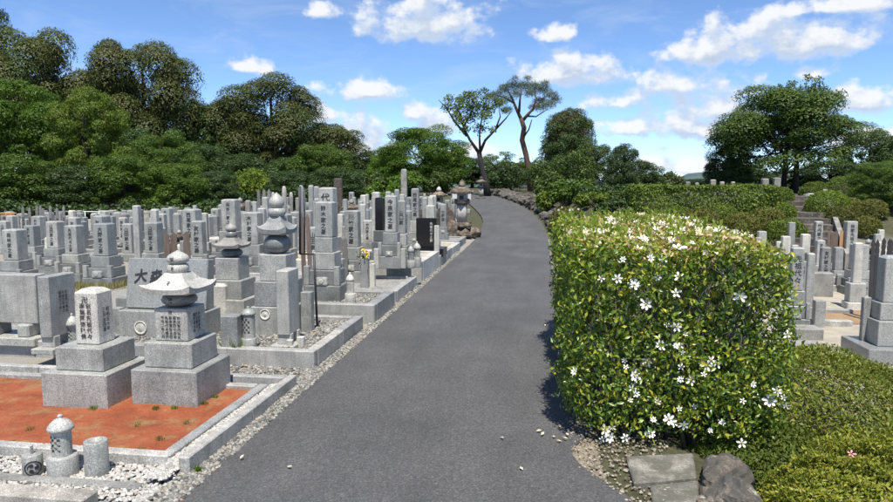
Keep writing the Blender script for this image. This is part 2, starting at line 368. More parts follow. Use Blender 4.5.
# ------------------------------------------------------------------ object helpers
def tag(o, label=None, cat=None, group=None, kind=None):
    if label: o['label'] = label
    if cat: o['category'] = cat
    if group: o['group'] = group
    if kind: o['kind'] = kind
    return o
def link(name, me, mat, parent=None, loc=None, rot=None):
    o = bpy.data.objects.new(name, me)
    if mat and not me.materials: me.materials.append(MATS[mat])
    COL.objects.link(o)
    if parent: o.parent = parent
    if loc is not None: o.location = loc
    if rot is not None: o.rotation_euler = rot
    return o
def empty(name, loc, rz=0.0, tilt=(0, 0)):
    o = bpy.data.objects.new(name, None); o.empty_display_size = 0.1; COL.objects.link(o)
    o.location = loc; o.rotation_euler = (tilt[0], tilt[1], rz); return o
def np_mesh(name, V, Fq):
    """V (n,3), Fq (m,k) one polygon size"""
    me = bpy.data.meshes.new(name); V = np.asarray(V, np.float32); Fq = np.asarray(Fq, np.int32)
    m, k = Fq.shape
    me.vertices.add(len(V)); me.vertices.foreach_set('co', V.ravel())
    me.loops.add(m * k); me.loops.foreach_set('vertex_index', Fq.ravel())
    me.polygons.add(m); me.polygons.foreach_set('loop_start', np.arange(0, m * k, k, dtype=np.int32))
    me.update(calc_edges=True); return me
def py_mesh(name, V, F, smooth=False):
    me = bpy.data.meshes.new(name); me.from_pydata([tuple(v) for v in V], [], F); me.update()
    if smooth: me.polygons.foreach_set('use_smooth', [True] * len(me.polygons))
    return me
def box_me(w, d, h, bev=0.006, top=None, z0=0.0, dome=0.0, seg=1):
    """box w x d x h on z0, centred in plan; top = (w,d) scale for a taper; dome = height of a low pointed top"""
    bm = bmesh.new(); bmesh.ops.create_cube(bm, size=1.0)
    tw, td = top if top else (1, 1)
    for v in bm.verts:
        up = v.co.z > 0
        v.co = Vector((v.co.x * w * (tw if up else 1), v.co.y * d * (td if up else 1), z0 + (h if up else 0)))
    if dome > 0:
        tf = max(bm.faces, key=lambda f: f.calc_center_median().z)
        r = bmesh.ops.inset_individual(bm, faces=[tf], thickness=min(w, d) * 0.3, depth=0)
        for v in tf.verts: v.co.z += dome
    if bev > 0: bmesh.ops.bevel(bm, geom=list(bm.edges) if dome == 0 else [e for e in bm.edges if e.calc_face_angle(0) > 0.5], offset=min(bev, w * .2, d * .2, h * .2), segments=seg, affect='EDGES', profile=0.6)
    me = bpy.data.meshes.new('box'); bm.to_mesh(me); bm.free(); return me
def lathe_me(prof, n=20, sq=None, smooth=True):
    """prof [(r,z)...]; sq: exponent of a superellipse for squared plans"""
    V, F = [], []
    for (r, z) in prof:
        for k in range(n):
            a = 2 * math.pi * (k + .5) / n; c, s = math.cos(a), math.sin(a); q = 1.0
            if sq: q = 1.0 / ((abs(c) ** sq + abs(s) ** sq) ** (1.0 / sq))
            V.append((r * q * c, r * q * s, z))
    for i in range(len(prof) - 1):
        for k in range(n):
            k2 = (k + 1) % n; F.append((i * n + k, i * n + k2, (i + 1) * n + k2, (i + 1) * n + k))
    F.append(tuple(range(n))[::-1]); F.append(tuple(range((len(prof) - 1) * n, len(prof) * n)))
    return py_mesh('lathe', V, F, smooth)
def tube_arr(pts, rad, n=7):
    V, F = [], []
    pts = [Vector(p) for p in pts]
    for i, p in enumerate(pts):
        t = (pts[min(i + 1, len(pts) - 1)] - pts[max(i - 1, 0)]).normalized()
        u = t.cross(Vector((0.31, 0.95, 0.1))).normalized(); v = t.cross(u)
        for k in range(n):
            a = 2 * math.pi * k / n; V.append(p + (u * math.cos(a) + v * math.sin(a)) * rad[i])
    for i in range(len(pts) - 1):
        for k in range(n):
            k2 = (k + 1) % n; F.append((i * n + k, i * n + k2, (i + 1) * n + k2, (i + 1) * n + k))
    F.append(tuple(range((len(pts) - 1) * n, len(pts) * n))); F.append(tuple(range(n))[::-1]); return V, F
def tubes_me(list_, n=7, smooth=True):
    V, F = [], []
    for pts, rad in list_:
        v, f = tube_arr(pts, rad, n); o = len(V); V += v; F += [tuple(i + o for i in q) for q in f]
    return py_mesh('tubes', V, F, smooth)
def quad_sheet(name, rows, mat, kind='structure', parent=None):
    """rows of points -> sheet"""
    V = [p for r in rows for p in r]; n = len(rows[0]); F = []
    for i in range(len(rows) - 1):
        for k in range(n - 1): F.append((i * n + k, i * n + k + 1, (i + 1) * n + k + 1, (i + 1) * n + k))
    o = link(name, py_mesh(name, V, F), mat, parent)
    if kind and not parent: o['kind'] = kind
    return o
# leaves --------------------------------------------------------------
def unit(a): return a / (np.linalg.norm(a, axis=1, keepdims=True) + 1e-9)
def rand_unit(rng, n): return unit(rng.normal(size=(n, 3)))
def leaf_mesh(name, P, N, L, Wd, rng, up=0.0, five=True, fold=0.15, droop=0.0):
    """pointed leaves at P lying across normal N; five = creased leaf of 4 triangles, else one bent quad"""
    n = len(P); N = unit(N)
    U = rand_unit(rng, n); U[:, 2] += up; U = unit(U - N * np.sum(U * N, 1, keepdims=True)); S = np.cross(N, U)
    L = np.broadcast_to(np.asarray(L, float).reshape(-1, 1), (n, 1)); Wd = np.broadcast_to(np.asarray(Wd, float).reshape(-1, 1), (n, 1))
    b = P; tip = P + U * L - N * L * droop; l = P + U * L * .48 + S * Wd * .5 + N * Wd * fold; r = P + U * L * .48 - S * Wd * .5 + N * Wd * fold
    idx = np.arange(n)[:, None]
    if five:
        c = P + U * L * .5
        V = np.stack([b, r, tip, l, c], 1).reshape(-1, 3)
        Fq = (idx[:, :, None] * 5 + np.array([[0, 1, 4], [0, 4, 3], [4, 1, 2], [3, 4, 2]])[None]).reshape(-1, 3)
    else:
        V = np.stack([b, r, tip, l], 1).reshape(-1, 3); Fq = idx * 4 + np.array([[0, 1, 2, 3]])
    return np_mesh(name, V, Fq)

# glyphs --------------------------------------------------------------
GLY = {}
def glyph(ch):
    if ch not in GLY:
        cu = bpy.data.curves.new('t', 'FONT'); cu.body = ch; cu.size = 1.0; cu.resolution_u = 2; cu.fill_mode = 'FRONT'; cu.offset = 0.018
        ob = bpy.data.objects.new('t', cu); COL.objects.link(ob)
        dg = bpy.context.evaluated_depsgraph_get(); me = ob.evaluated_get(dg).to_mesh()
        V = np.array([v.co[:2] for v in me.vertices]) if len(me.vertices) else np.zeros((0, 2)); F = [tuple(p.vertices) for p in me.polygons]
        bpy.data.objects.remove(ob); bpy.data.curves.remove(cu)
        if len(V):
            c = (V.max(0) + V.min(0)) / 2; V = (V - c) / max(0.6, (V.max(0) - V.min(0)).max())
        GLY[ch] = (V, F)
    return GLY[ch]
def text_me(cols, size, pitch=1.12, colgap=1.25, brush=False):
    """columns of characters, first column at the right; in the XZ plane facing -Y, origin at the centre of the block"""
    V, F = [], []; nc = len(cols); nr = max(len(c) for c in cols)
    rg = random.Random(len(cols[0]))
    for i, c in enumerate(cols):
        x0 = ((nc - 1) / 2 - i) * size * colgap
        for j, ch in enumerate(c):
            if ch == ' ': continue
            gv, gf = glyph(ch); o = len(V); z0 = ((nr - 1) / 2 - j) * size * pitch
            sh = 0.16 if brush else 0.0
            for (a, b) in gv: V.append((x0 + (a + b * sh * .4) * size, 0, z0 + (b + a * sh) * size))
            F += [tuple(k + o for k in f) for f in gf]
    return py_mesh('text', V, F)

# ------------------------------------------------------------------ ground, road
def build_ground():
    def axis(lo, hi, fine, step, grow):
        a = list(np.arange(fine[0], fine[1] + 1e-6, step)); s = step
        v = fine[1]
        while v < hi: s *= grow; v += s; a.append(v)
        s = step; v = fine[0]; b = []
        while v > lo: s *= grow; v -= s; b.append(v)
        return b[::-1] + a
    xs = axis(-5000, 5000, (-9, 12), 0.2, 1.16); ys = axis(-60, 6000, (-1, 42), 0.25, 1.14)
    V = []
    for y in ys:
        xl, xr = road_l(y), road_r(y)
        for x in xs:
            z = gg(x, y)
            if y < 47: z -= 0.07 * (1 - sst((max(xl - x, x - xr) + 0.06) / 0.2)) if xl - .3 < x < xr + .3 else 0.0
            V.append((x, y, z - 0.012))
    n = len(xs); F = [(j * n + i, j * n + i + 1, (j + 1) * n + i + 1, (j + 1) * n + i) for j in range(len(ys) - 1) for i in range(n - 1)]
    o = link('ground', py_mesh('ground', V, F, True), 'ground'); o['kind'] = 'structure'
    rows = []; rg = random.Random(3)
    ys = list(np.arange(-3, 8, 0.12)) + list(np.arange(8, 47, 0.4))
    for y in ys:
        w = 0.34 * sst((3.85 - y) / 0.75) if y < 3.85 else 0.0
        jl, jr = .01 * math.sin(y * 5) + rg.uniform(-.004, .004), .012 * math.sin(y * 4.1)
        a, b = road_l(y) + jl, road_r(y) + w + jr + (.13 * sst((y - 3.9) / .3) * sst((9.6 - y) / .5) if y > 3.9 else 0)
        r = [(a, y, g(a, y) - 0.05)]
        for k in range(9):
            t = k / 8; x = a + (b - a) * t; r.append((x, y, road_z(y) + 0.012 * (1 - (2 * t - 1) ** 2)))
        r.append((b, y, road_z(y) - 0.05)); rows.append(r)
    quad_sheet('road', rows, 'asphalt')
build_ground()

# ------------------------------------------------------------------ pebbles
def stone_shape():
    """five-sided rounded pebble, open underneath: 11 corners, 15 triangles"""
    v = [(0, 0, .95)]
    for r_, z, o in ((.72, .62, 0.0), (1.0, -.25, .6)):
        v += [(r_ * math.cos(o + k * 1.2566), r_ * math.sin(o + k * 1.2566), z) for k in range(5)]
    f = [(0, 1 + k, 1 + (k + 1) % 5) for k in range(5)]
    for k in range(5): k2 = (k + 1) % 5; f += [(1 + k, 6 + k, 1 + k2), (1 + k2, 6 + k, 6 + k2)]
    return np.array(v, float), np.array(f)
def pebbles(name, pts, size, mat, rng, label, cat='gravel'):
    pts = [q for i, q in enumerate(pts) if i % 5]; n = len(pts); v0, f0 = stone_shape()
    S = size * rng.uniform(.55, 1.25, (n, 1)) * rng.uniform(.7, 1.25, (n, 3)) * np.array([1, 1, .62])
    V = v0[None] * S[:, None, :] * rng.uniform(.82, 1.15, (n, 11, 1)); a = rng.uniform(0, 6.28, n); c, s = np.cos(a)[:, None], np.sin(a)[:, None]
    X = V[..., 0] * c - V[..., 1] * s; Y = V[..., 0] * s + V[..., 1] * c
    V = np.stack([X, Y, V[..., 2]], 2) + np.asarray(pts)[:, None, :]
    Fq = (np.arange(n)[:, None, None] * 11 + f0[None]).reshape(-1, 3)
    me = np_mesh(name, V.reshape(-1, 3), Fq); me.polygons.foreach_set('use_smooth', [True] * len(me.polygons))
    return tag(link(name, me, mat), label, cat, kind='stuff')
def scatter(rng, n, x0, x1, y0, y1, z=None, keep=None):
    out = []
    while len(out) < n:
        x, y = rng.uniform(x0, x1), rng.uniform(y0, y1)
        if keep and not keep(x, y): n -= 1; continue
        out.append((x, y, (g(x, y) if z is None else z) + rng.uniform(-.004, .008)))
    return out

# ------------------------------------------------------------------ kerbed plots along the left of the road
def atz(px, py, z):
    d = ray(px, py); t = (z - HC) / d.z; return Vector((d.x * t, d.y * t, z))
rngk = random.Random(11)
def kerb_run(parent, x0, y0, x1, y1, z, h, mat, piece=0.9):
    """axis-aligned run of kerb stones between two corners (a rectangle in plan), cut into pieces along its length"""
    lx, ly = x1 - x0, y1 - y0; along = 'x' if lx > ly else 'y'; L = max(lx, ly); n = max(1, round(L / piece)); p = L / n
    for k in range(n):
        if along == 'x': w, d, cx, cy = p - 0.005, ly, x0 + p * (k + .5), (y0 + y1) / 2
        else: w, d, cx, cy = lx, p - 0.005, (x0 + x1) / 2, y0 + p * (k + .5)
        o = link('kerb_stone', box_me(w, d, h + 0.06, 0.007), mat, parent, (cx, cy, z - 0.06 + rngk.uniform(-.002, .002)))
        o.rotation_euler.z = rngk.uniform(-.004, .004)
def plot(label, x0, x1, y0, y1, h, kw, mat, bed, bedz, cap=None, piece=0.9):
    z = g(x1, (y0 + y1) / 2)
    r = empty('grave_plot', (0, 0, 0)); tag(r, label, 'grave plot')
    kerb_run(r, x0, y0, x1, y0 + kw, z, h, mat, piece); kerb_run(r, x1 - kw, y0 + kw + .004, x1, y1, z, h, mat, piece)
    kerb_run(r, x0, y1 - kw, x1 - kw - .004, y1, z, h, mat, piece)
    kerb_run(r, x0, y0 + kw + .004, x0 + kw, y1 - kw - .004, z, h, mat, piece)
    n = 14; rows = []
    for j in range(n + 1):
        rows.append([(x0 + kw + (x1 - x0 - 2 * kw) * i / n, y0 + kw + (y1 - y0 - 2 * kw) * j / n, z + bedz + rngk.uniform(-.006, .006)) for i in range(n + 1)])
    quad_sheet('bed', rows, bed, None, r)
    return z + bedz
Z1 = plot('kerbed grave plot filled with bare red earth', -6.4, -2.12, 3.33, 4.72, 0.06, 0.075, 'granite_kerb', 'red_earth', 0.028)
# outer kerb that runs beside the red plot
r = tag(empty('kerb', (0, 0, 0)), 'grey granite kerb between white pebbles and the roadside gravel', 'kerb')
kerb_run(r, -2.01, 3.25, -1.945, 4.88, 0.02, 0.10, 'granite_kerb', 0.9); kerb_run(r, -6.4, 4.79, -2.015, 4.86, 0.03, 0.085, 'granite_kerb', 1.1)
r = tag(empty('kerb', (0, 0, 0)), 'flush pale kerb set in white pebbles in front of the small lantern', 'kerb')
kerb_run(r, -5.2, 3.03, -2.12, 3.10, 0.01, 0.026, 'concrete', 1.2)
r = tag(empty('kerb', (0, 0, 0)), 'dark weathered kerb block with rough edge in white pebbles', 'kerb')
kerb_run(r, -5.0, 2.80, -2.26, 2.92, 0.01, 0.06, 'old_stone', 1.3)
r = tag(empty('kerb', (0, 0, 0)), 'short flush kerb at the end of the white pebbles beside roadside gravel', 'kerb')
kerb_run(r, -2.07, 2.4, -2.0, 3.1, 0.012, 0.016, 'concrete', 0.8)
Z2 = plot('granite kerbed plot of grey gravel holding the large five-ring tower', -7.5, -1.97, 5.36, 6.95, 0.145, 0.10, 'granite_kerb', 'gravel_bed', 0.105)
Z3 = plot('raised granite plot with tall kerb around twin stacked gravestones', -5.2, -1.90, 7.2, 8.25, 0.215, 0.12, 'granite', 'gravel_bed', 0.17)
Z4 = plot('low granite plot beside flower vases and a wooden tablet rack', -5.0, -1.93, 8.42, 9.95, 0.16, 0.11, 'granite_kerb', 'gravel_bed', 0.12)
Z5 = plot('high pale granite plot topped with yellow sand', -4.6, -1.92, 10.3, 12.1, 0.33, 0.14, 'granite_light', 'sand_bed', 0.30)
Z6 = plot('granite plot with grass tufts under the black slab gravestone', -4.6, -1.92, 12.25, 13.9, 0.21, 0.12, 'granite', 'sand_bed', 0.18)
Z7 = plot('granite plot with mossy sand beyond the black slab gravestone', -4.6, -1.95, 14.1, 15.6, 0.17, 0.12, 'granite_light', 'sand_bed', 0.14)
Z8 = plot('granite plot nearest the old stone lantern', -4.6, -2.0, 15.75, 17.3, 0.17, 0.12, 'granite', 'gravel_bed', 0.13)

# ------------------------------------------------------------------ gravestone builders
TX = ['高林家之墓', '大岡家之墓', '友村家之墓', '山田家之墓', '竹内家之墓', '木村家之墓', '先祖代々之墓', '長谷川家之墓', '西尾家之墓', '水野家之墓', '林家先祖之墓', '小川家之墓', '石黒家之墓', '横井家之墓']
def inscribe(parent, cols, size, y, zc, mat='carved', x=0.0, brush=False, rotz=0.0):
    o = link('inscription', text_me(cols, size, brush=brush), mat, parent, (x, y, zc)); o.rotation_euler.z = rotz; return o
def basin(parent, w, y, z, mat):
    o = link('incense_burner', box_me(w, w * .7, w * .62, w * .16, (0.86, 0.9), seg=2), mat, parent, (0, y, z))
    link('crest', lathe_me([(w * .2, 0), (w * .2, .004), (w * .15, .006)], 14), 'granite_light', o, (0, -w * .335, w * .32), (R(90), 0, 0))
    return o
def vase(parent, w, h, x, y, z, mat):
    return link('flower_vase', box_me(w, w, h, .006), mat, parent, (x, y, z))
def family(px, py, top, pw, label, text=None, z=None, mat='granite', tiers=3, group=None, wide=1.0, split=False, rz=None, d=None, texmat='carved', bas=True, vases=True, tmat=None, extra_back=0.0):
    """upright family gravestone: stepped base stones, burner, vases and an inscribed pillar. top and pw in photo pixels"""
    base = atz(px, py, z) if z is not None else (at(px, py) if d is None else None)
    if base is None:
        q = aty(px, 300, d); base = Vector((q.x, d, g(q.x, d)))
    pw = pw * .86; s = mpp(base); w = pw * s; wd = w * wide if wide > 1 else w
    bw = w * 2.1 if tiers > 2 else w * 1.7
    yc = base.y + bw * .5
    q = aty(px, top, yc - w * .4); H = max(0.55, q.z - base.z); x = q.x
    w = pw * mpp((x, yc - w * .4, 1))
    e = empty('gravestone', (x, yc, base.z - .015), rngk.uniform(-.025, .025) if rz is None else rz, (rngk.uniform(-.006, .006), rngk.uniform(-.006, .006)))
    tag(e, label, 'gravestone', group)
    zz = 0.0
    hp = H * (0.50 if tiers > 2 else 0.62)
    rest = (H - hp) / tiers
    ws = [2.1, 1.65, 1.32] if tiers > 2 else [1.7, 1.3]
    hs = [1.05, .9, 1.05] if tiers > 2 else [1.1, .9]
    for i in range(tiers):
        h = rest * hs[i]; ww = w * ws[i]
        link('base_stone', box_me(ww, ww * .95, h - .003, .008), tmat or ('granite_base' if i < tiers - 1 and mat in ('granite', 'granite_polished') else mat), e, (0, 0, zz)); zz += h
    hp = H - zz
    if split:
        link('base_stone', box_me(w * 1.02, w * 1.02, hp * .3 - .004, .006), mat, e, (0, 0, zz)); zz += hp * .3; hp *= .7
    pl = link('pillar', box_me(w, w * .92 if wide <= 1 else w * .6, hp, .010, (0.975, .975), dome=0.03 * w + .004), mat, e, (0, 0, zz))
    if text:
        size = min(w * .58, hp * .84 / (len(text) * 1.12))
        inscribe(pl, [text], size, -(w * .92 if wide <= 1 else w * .6) / 2 - .0022, hp * .5, texmat)
    if bas:
        y1 = -w * ws[0] * .95 / 2; zb = rest * hs[0]
        basin(e, w * .72, y1 + w * .2, zb, mat)
        if vases:
            for sx in (-1, 1): vase(e, w * .3, rest * 1.15, sx * w * .86, y1 + w * .17, zb if tiers > 2 else 0, mat)
    return e
def piece_stack(name, px, py, z, spec, label, cat, mat, group=None, rz=0.0, depth=None):
    """spec: (part name, kind, width px, height px[, mat]) from the ground up; returns the Empty and {part: (obj, z, w, h)}"""
    b = atz(px, py, z) if z is not None else at(px, py)
    s = mpp(b); w0 = max(i[2] for i in spec if i[1] == 'box') * s if any(i[1] == 'box' for i in spec) else spec[0][2] * s
    w0 = spec[0][2] * s
    yc = b.y + w0 / 2; q = aty(px, py, b.y + w0 * .2)
    e = empty(name, (q.x, yc, b.z - .01), rz); tag(e, label, cat, group); zz = 0.0; out = []
    for it in spec:
        pn, kd, w, h = it[0], it[1], it[2] * s, it[3] * s; m = it[4] if len(it) > 4 else mat
        if kd == 'box': me = box_me(w, w, h - .002, .007)
        elif kd == 'pil': me = box_me(w, w, h, .008, (0.96, .96), dome=w * .12)
        elif kd == 'ball': me = lathe_me([(w * .22, 0), (w * .36, h * .1), (w * .47, h * .3), (w * .5, h * .52), (w * .46, h * .75), (w * .33, h * .94), (w * .2, h)], 24)
        elif kd == 'ring': me = lathe_me([(w * .40, 0), (w * .47, h * .15), (w * .5, h * .55), (w * .45, h * .9), (w * .36, h)], 20)
        elif kd == 'jewel': me = lathe_me([(w * .3, 0), (w * .46, h * .15), (w * .5, h * .38), (w * .42, h * .6), (w * .24, h * .8), (w * .08, h * .93), (w * .01, h)], 20)
        elif kd == 'roof': me = roof_me(w, h)
        elif kd == 'cyl': me = lathe_me([(w * .48, 0), (w * .5, h * .03), (w * .5, h * .96), (w * .47, h)], 20)
        o = link(pn, me, m, e, (0, 0, zz)); out.append((o, zz, w, h)); zz += h
    return e, out
def roof_me(w, h, n=8):
    """four-sided stone roof with upturned corners"""
    V, F = [], []; N = n * 4
    def ringpts(half, zf):
        pts = []
        for side in range(4):
            for k in range(n):
                t = -1 + 2 * k / n; a, b = t, -1.0
                for _ in range(side): a, b = -b, a
                corner = abs(t) ** 3.5
                pts.append((a * half, b * half, zf(corner)))
        return pts
    V += ringpts(w * .34, lambda c: 0.0)
    V += ringpts(w * .48, lambda c: h * .06 + c * h * .12)
    V += ringpts(w * .5, lambda c: h * .30 + c * h * .22)
    V += ringpts(w * .40, lambda c: h * .44 + c * h * .06)
    V += ringpts(w * .28, lambda c: h * .66)
    V += ringpts(w * .20, lambda c: h * .92)
    V += ringpts(w * .18, lambda c: h)
    for i in range(6):
        for k in range(N): F.append((i * N + k, i * N + (k + 1) % N, (i + 1) * N + (k + 1) % N, (i + 1) * N + k))
    F.append(tuple(range(N))[::-1]); F.append(tuple(range(6 * N, 7 * N)))
    return py_mesh('roof', V, F)
def lattice_body_me(r, h, n=20, rows=9):
    V, F = [], []
    for j in range(rows + 1):
        for k in range(n):
            a = 2 * math.pi * k / n; V.append((r * math.cos(a), r * math.sin(a), h * j / rows))
    for j in range(rows):
        for k in range(n):
            if 2 <= j <= rows - 2 and (k + j) % 2 == 0 and (k // 5) % 2 == 0: continue
            k2 = (k + 1) % n; F.append((j * n + k, j * n + k2, (j + 1) * n + k2, (j + 1) * n + k))
    o = len(V); ri = r * .78
    for j in (0, rows):
        for k in range(n):
            a = 2 * math.pi * k / n; V.append((ri * math.cos(a), ri * math.sin(a), h * j / rows))
    for k in range(n): F.append((o + (k + 1) % n, o + k, o + n + k, o + n + (k + 1) % n))
    return py_mesh('lattice', V, F)
def small_lantern(px, py, z, hb, hbody, hcap, wb, wbody, wcap, label, mat='granite', square=False):
    b = atz(px, py, z); s = mpp(b); yc = b.y + wb * s / 2; q = aty(px, py, b.y + wb * s * .2)
    e = empty('stone_lantern', (q.x, yc, b.z - .01)); tag(e, label, 'stone lantern')
    link('base', box_me(wb * s, wb * s, hb * s, .012) if square else lathe_me([(wb * s * .48, 0), (wb * s * .5, .01), (wb * s * .5, hb * s - .01), (wb * s * .47, hb * s)], 22), mat, e)
    bd = link('lamp_body', lattice_body_me(wbody * s / 2, hbody * s), mat, e, (0, 0, hb * s)); bd.rotation_euler.z = 0.55
    c, h = wcap * s / 2, hcap * s
    link('cap', lathe_me([(c * .8, 0), (c, h * .12), (c * .98, h * .26), (c * .78, h * .48), (c * .5, h * .68), (c * .2, h * .78), (c * .17, h * .84), (c * .22, h * .9), (c * .12, h), (.002, h)], 22), mat, e, (0, 0, (hb + hbody) * s))
    return e
def slab_monument(px, py, z, w, d, h, label, mat='granite', cat='stone tablet', feet=True, lines=0):
    """upright side tablet standing edge-on, on two feet over a flat base (metres)"""
    b = atz(px, py, z); e = empty('inscribed_tablet', (b.x + w / 2, b.y + d / 2, b.z - .01)); tag(e, label, cat)
    link('base_stone', box_me(w * 1.9, d * 1.35, .05, .006), mat, e)
    for sy in (-1, 1): link('foot', box_me(w * 1.15, d * .22, .10, .005), mat, e, (0, sy * d * .32, .05))
    t = link('tablet', box_me(w, d, h, .008, (.98, .99)), mat, e, (0, 0, .14))
    if lines:
        inscribe(t, ['先祖代々霊位', '平成三年建之', '昭和六十年'][:lines], d * .09, 0, h * .55, 'carved', w * .5 * .985 + .0022, rotz=R(90))
    return e
def post(px, py, z, w, h, label, mat='granite', group=None, dome=0.0):
    b = atz(px, py, z) if z is not None else at(px, py); s = mpp(b); b.y += w * s / 2
    o = link('stone_post', box_me(w * s, w * s * .9, h * s, .006, (.98, .98), dome=dome * s), mat, None, b - Vector((0, 0, .01)))
    o.rotation_euler.z = rngk.uniform(-.03, .03); return tag(o, label, 'stone post', group)

# ------------------------------------------------------------------ the two graves on red earth and the things before them
e, o = piece_stack('gravestone', 85, 408, Z1, [('base_stone', 'box', 72, 36), ('base_stone', 'box', 53, 24), ('pillar', 'pil', 26, 54, 'granite_light')],
                   'short square gravestone with engraved columns on two tiers over red earth', 'gravestone', 'granite')
pl, zz, w, h = o[2]
inscribe(pl, ['俗名先祖代々', '南無阿弥陀佛', ' 妙法蓮華経'][:2], h * .105, -w * .5 - .0022, h * .45, 'black_paint_shade')
inscribe(pl, ['昭和五十年', '三月吉日建'], h * .085, 0, h * .45, 'carved', w * .5 + .0022, rotz=R(90)); inscribe(pl, ['卍'], h * .12, -w * .5 - .0024, h * .86, 'carved')
e, o = piece_stack('five_ring_tower', 172.5, 406, Z1, [('base_stone', 'box', 71, 37), ('base_stone', 'box', 52, 26), ('cube_stone', 'box', 36, 33.5), ('ball_stone', 'ball', 36, 14, 'granite_dark'),
                   ('roof_stone', 'roof', 55, 21, 'granite_light'), ('ring_stone', 'ring', 22, 9, 'granite_light'), ('jewel_stone', 'jewel', 23, 14, 'granite_light')],
                   'small five-ring grave tower with white roof on two tiers over red earth', 'grave tower', 'granite')
cb, zz, w, h = o[2]
inscribe(cb, ['妙法智光信女', '昭和四十五年', '釈浄覚信士位', '先祖代々菩提', '平成二年八月'], h * .105, -w * .5 - .0022, h * .42, 'black_paint_shade')
inscribe(cb, ['為先祖菩提', '施主建之', '昭和五十年'], h * .11, 0, h * .5, 'carved', w * .5 + .0022, rotz=R(90))
inscribe(cb, ['अ'], h * .13, -w * .5 - .0024, h * .88, 'carved')
inscribe(o[3][0], ['व'], o[3][3] * .4, -o[3][2] * .49, o[3][3] * .55, 'black_paint_shade'); inscribe(o[4][0], ['र'], o[4][3] * .24, -o[4][2] * .36, o[4][3] * .56, 'carved').rotation_euler.x = R(-38)
inscribe(o[5][0], ['ह'], o[5][3] * .5, -o[5][2] * .5 - .003, o[5][3] * .5, 'carved'); inscribe(o[6][0], ['ख'], o[6][3] * .34, -o[6][2] * .5 - .003, o[6][3] * .38, 'carved')

small_lantern(57.5, 482, .012, 24, 25, 17, 29, 19, 25, 'small round lattice lantern on a drum base among white pebbles', 'granite_light')
b = atz(90, 480, .012); s = mpp(b)
e = empty('stone_vase', (b.x, b.y + 11 * s, .005)); tag(e, 'plain grey stone cylinder with hollow top among white pebbles', 'stone vase')
link('body', lathe_me([(11 * s, 0), (11.3 * s, .01), (11.3 * s, 37 * s), (10.6 * s, 38 * s), (6.5 * s, 38 * s), (6.2 * s, 33 * s), (.01, 33 * s)], 26), 'granite', e)
b = atz(26.5, 480, .012); s = mpp(b)
e = empty('incense_cup', (b.x, b.y + 9 * s, .005), math.atan2(-b.x, b.y)); tag(e, 'small stone cup with black three-comma crest beside lattice lantern', 'incense cup')
link('cup', lathe_me([(8.5 * s, 0), (9.3 * s, .008), (9.3 * s, 24 * s), (8.6 * s, 25 * s), (.01, 25 * s)], 26), 'granite', e)
link('knob', lathe_me([(1.6 * s, 0), (1.5 * s, 8 * s), (.01, 8.4 * s)], 10), 'granite_light', e, (0, 0, 25 * s))
def comma_me(r):
    V, F = [], []
    def cap(pts): o = len(V); V.extend(pts); F.append(tuple(range(o, o + len(pts))))
    for k in range(3):
        a0 = k * 2.094; c = (math.cos(a0) * r * .42, math.sin(a0) * r * .42)
        cap([(c[0] + math.cos(t * .5236) * r * .27, 0, c[1] + math.sin(t * .5236) * r * .27) for t in range(12)])
        outp = [(math.cos(a0 + t * .13) * r * .70, 0, math.sin(a0 + t * .13) * r * .70) for t in range(12)]
        inp = [(math.cos(a0 + t * .13) * r * (.45 + .02 * t), .0, math.sin(a0 + t * .13) * r * (.45 + .02 * t)) for t in range(12)]
        for i in range(11): cap([inp[i], outp[i], outp[i + 1], inp[i + 1]])
    for i in range(24):
        t0, t1 = i * math.pi / 12, (i + 1) * math.pi / 12
        cap([(math.cos(t) * q, 0, math.sin(t) * q) for t, q in ((t0, r * .84), (t0, r), (t1, r), (t1, r * .84))])
    # wrap on the cup
    R0 = 9.35 * s
    V2 = [(x, -math.sqrt(max(1e-6, (R0 + .0015) ** 2 - x * x)), z) for x, y, z in V]
    return py_mesh('crest', V2, F)
link('crest', comma_me(7.6 * s), 'black_paint_shade', e, (0, 0, 12.5 * s))

# ------------------------------------------------------------------ second row: plain slab, tablet, brush-lettered stone, large five-ring tower
b = atz(-12, 343, Z2); e = empty('bench_slab', (b.x, b.y + .12, Z2 - .01)); tag(e, 'wide plain grey granite slab raised on two blocks', 'stone slab'); s = mpp(b)
link('base_stone', box_me(112 * s, .34, .08, .008), 'granite', e)
for q in (-.36, .02, .36): link('foot', box_me(13 * s, .22, .12, .012), 'granite', e, (112 * s * q + 2 * s * 0, -.02, .08))
link('slab', box_me(104 * s, .14, 49 * s, .008), 'granite', e, (0, 0, .2))
slab_monument(41, 352, Z2, .115, .34, .56, 'tall narrow grey tablet standing edge-on beside the wide plain slab', lines=3)
small_lantern(70.5, 347, Z2, 4, 17, 13, 13, 11.5, 17, 'small lattice lantern behind the engraved square gravestone', 'granite')
post(116, 334, Z2, 10, 27, 'low grey stone post behind the engraved square gravestone')
b = atz(162, 338, Z2); s = mpp(b); e = empty('gravestone', (b.x, b.y + .16, Z2 - .01)); tag(e, 'wide low gravestone with two large black brush characters', 'gravestone')
bs = link('base_stone', box_me(92 * s, .34, 28 * s, .008), 'granite_polished', e)
cr = link('crest', lathe_me([(7 * s, 0), (7 * s, .006), (5.6 * s, .006), (5.6 * s, .002), (4.4 * s, .002), (3.6 * s, .006), (.001, .006)], 20), 'granite_light', bs, (-22 * s, -.172, 11 * s), (R(90), 0, 0))
sl_ = link('slab', box_me(87 * s, .17, 51 * s, .008, (1, .75)), 'granite_polished', e, (0, 0, 28 * s)); sl_.rotation_euler.x = R(-7)
for ch, xx in (('大', -28), ('森', -11), ('家', 6)):
    t = link('inscription', text_me([ch], 14 * s, brush=True), 'black_paint_shade', sl_, (xx * s, -.0785, 33 * s)); t.rotation_euler.x = R(-2.6)
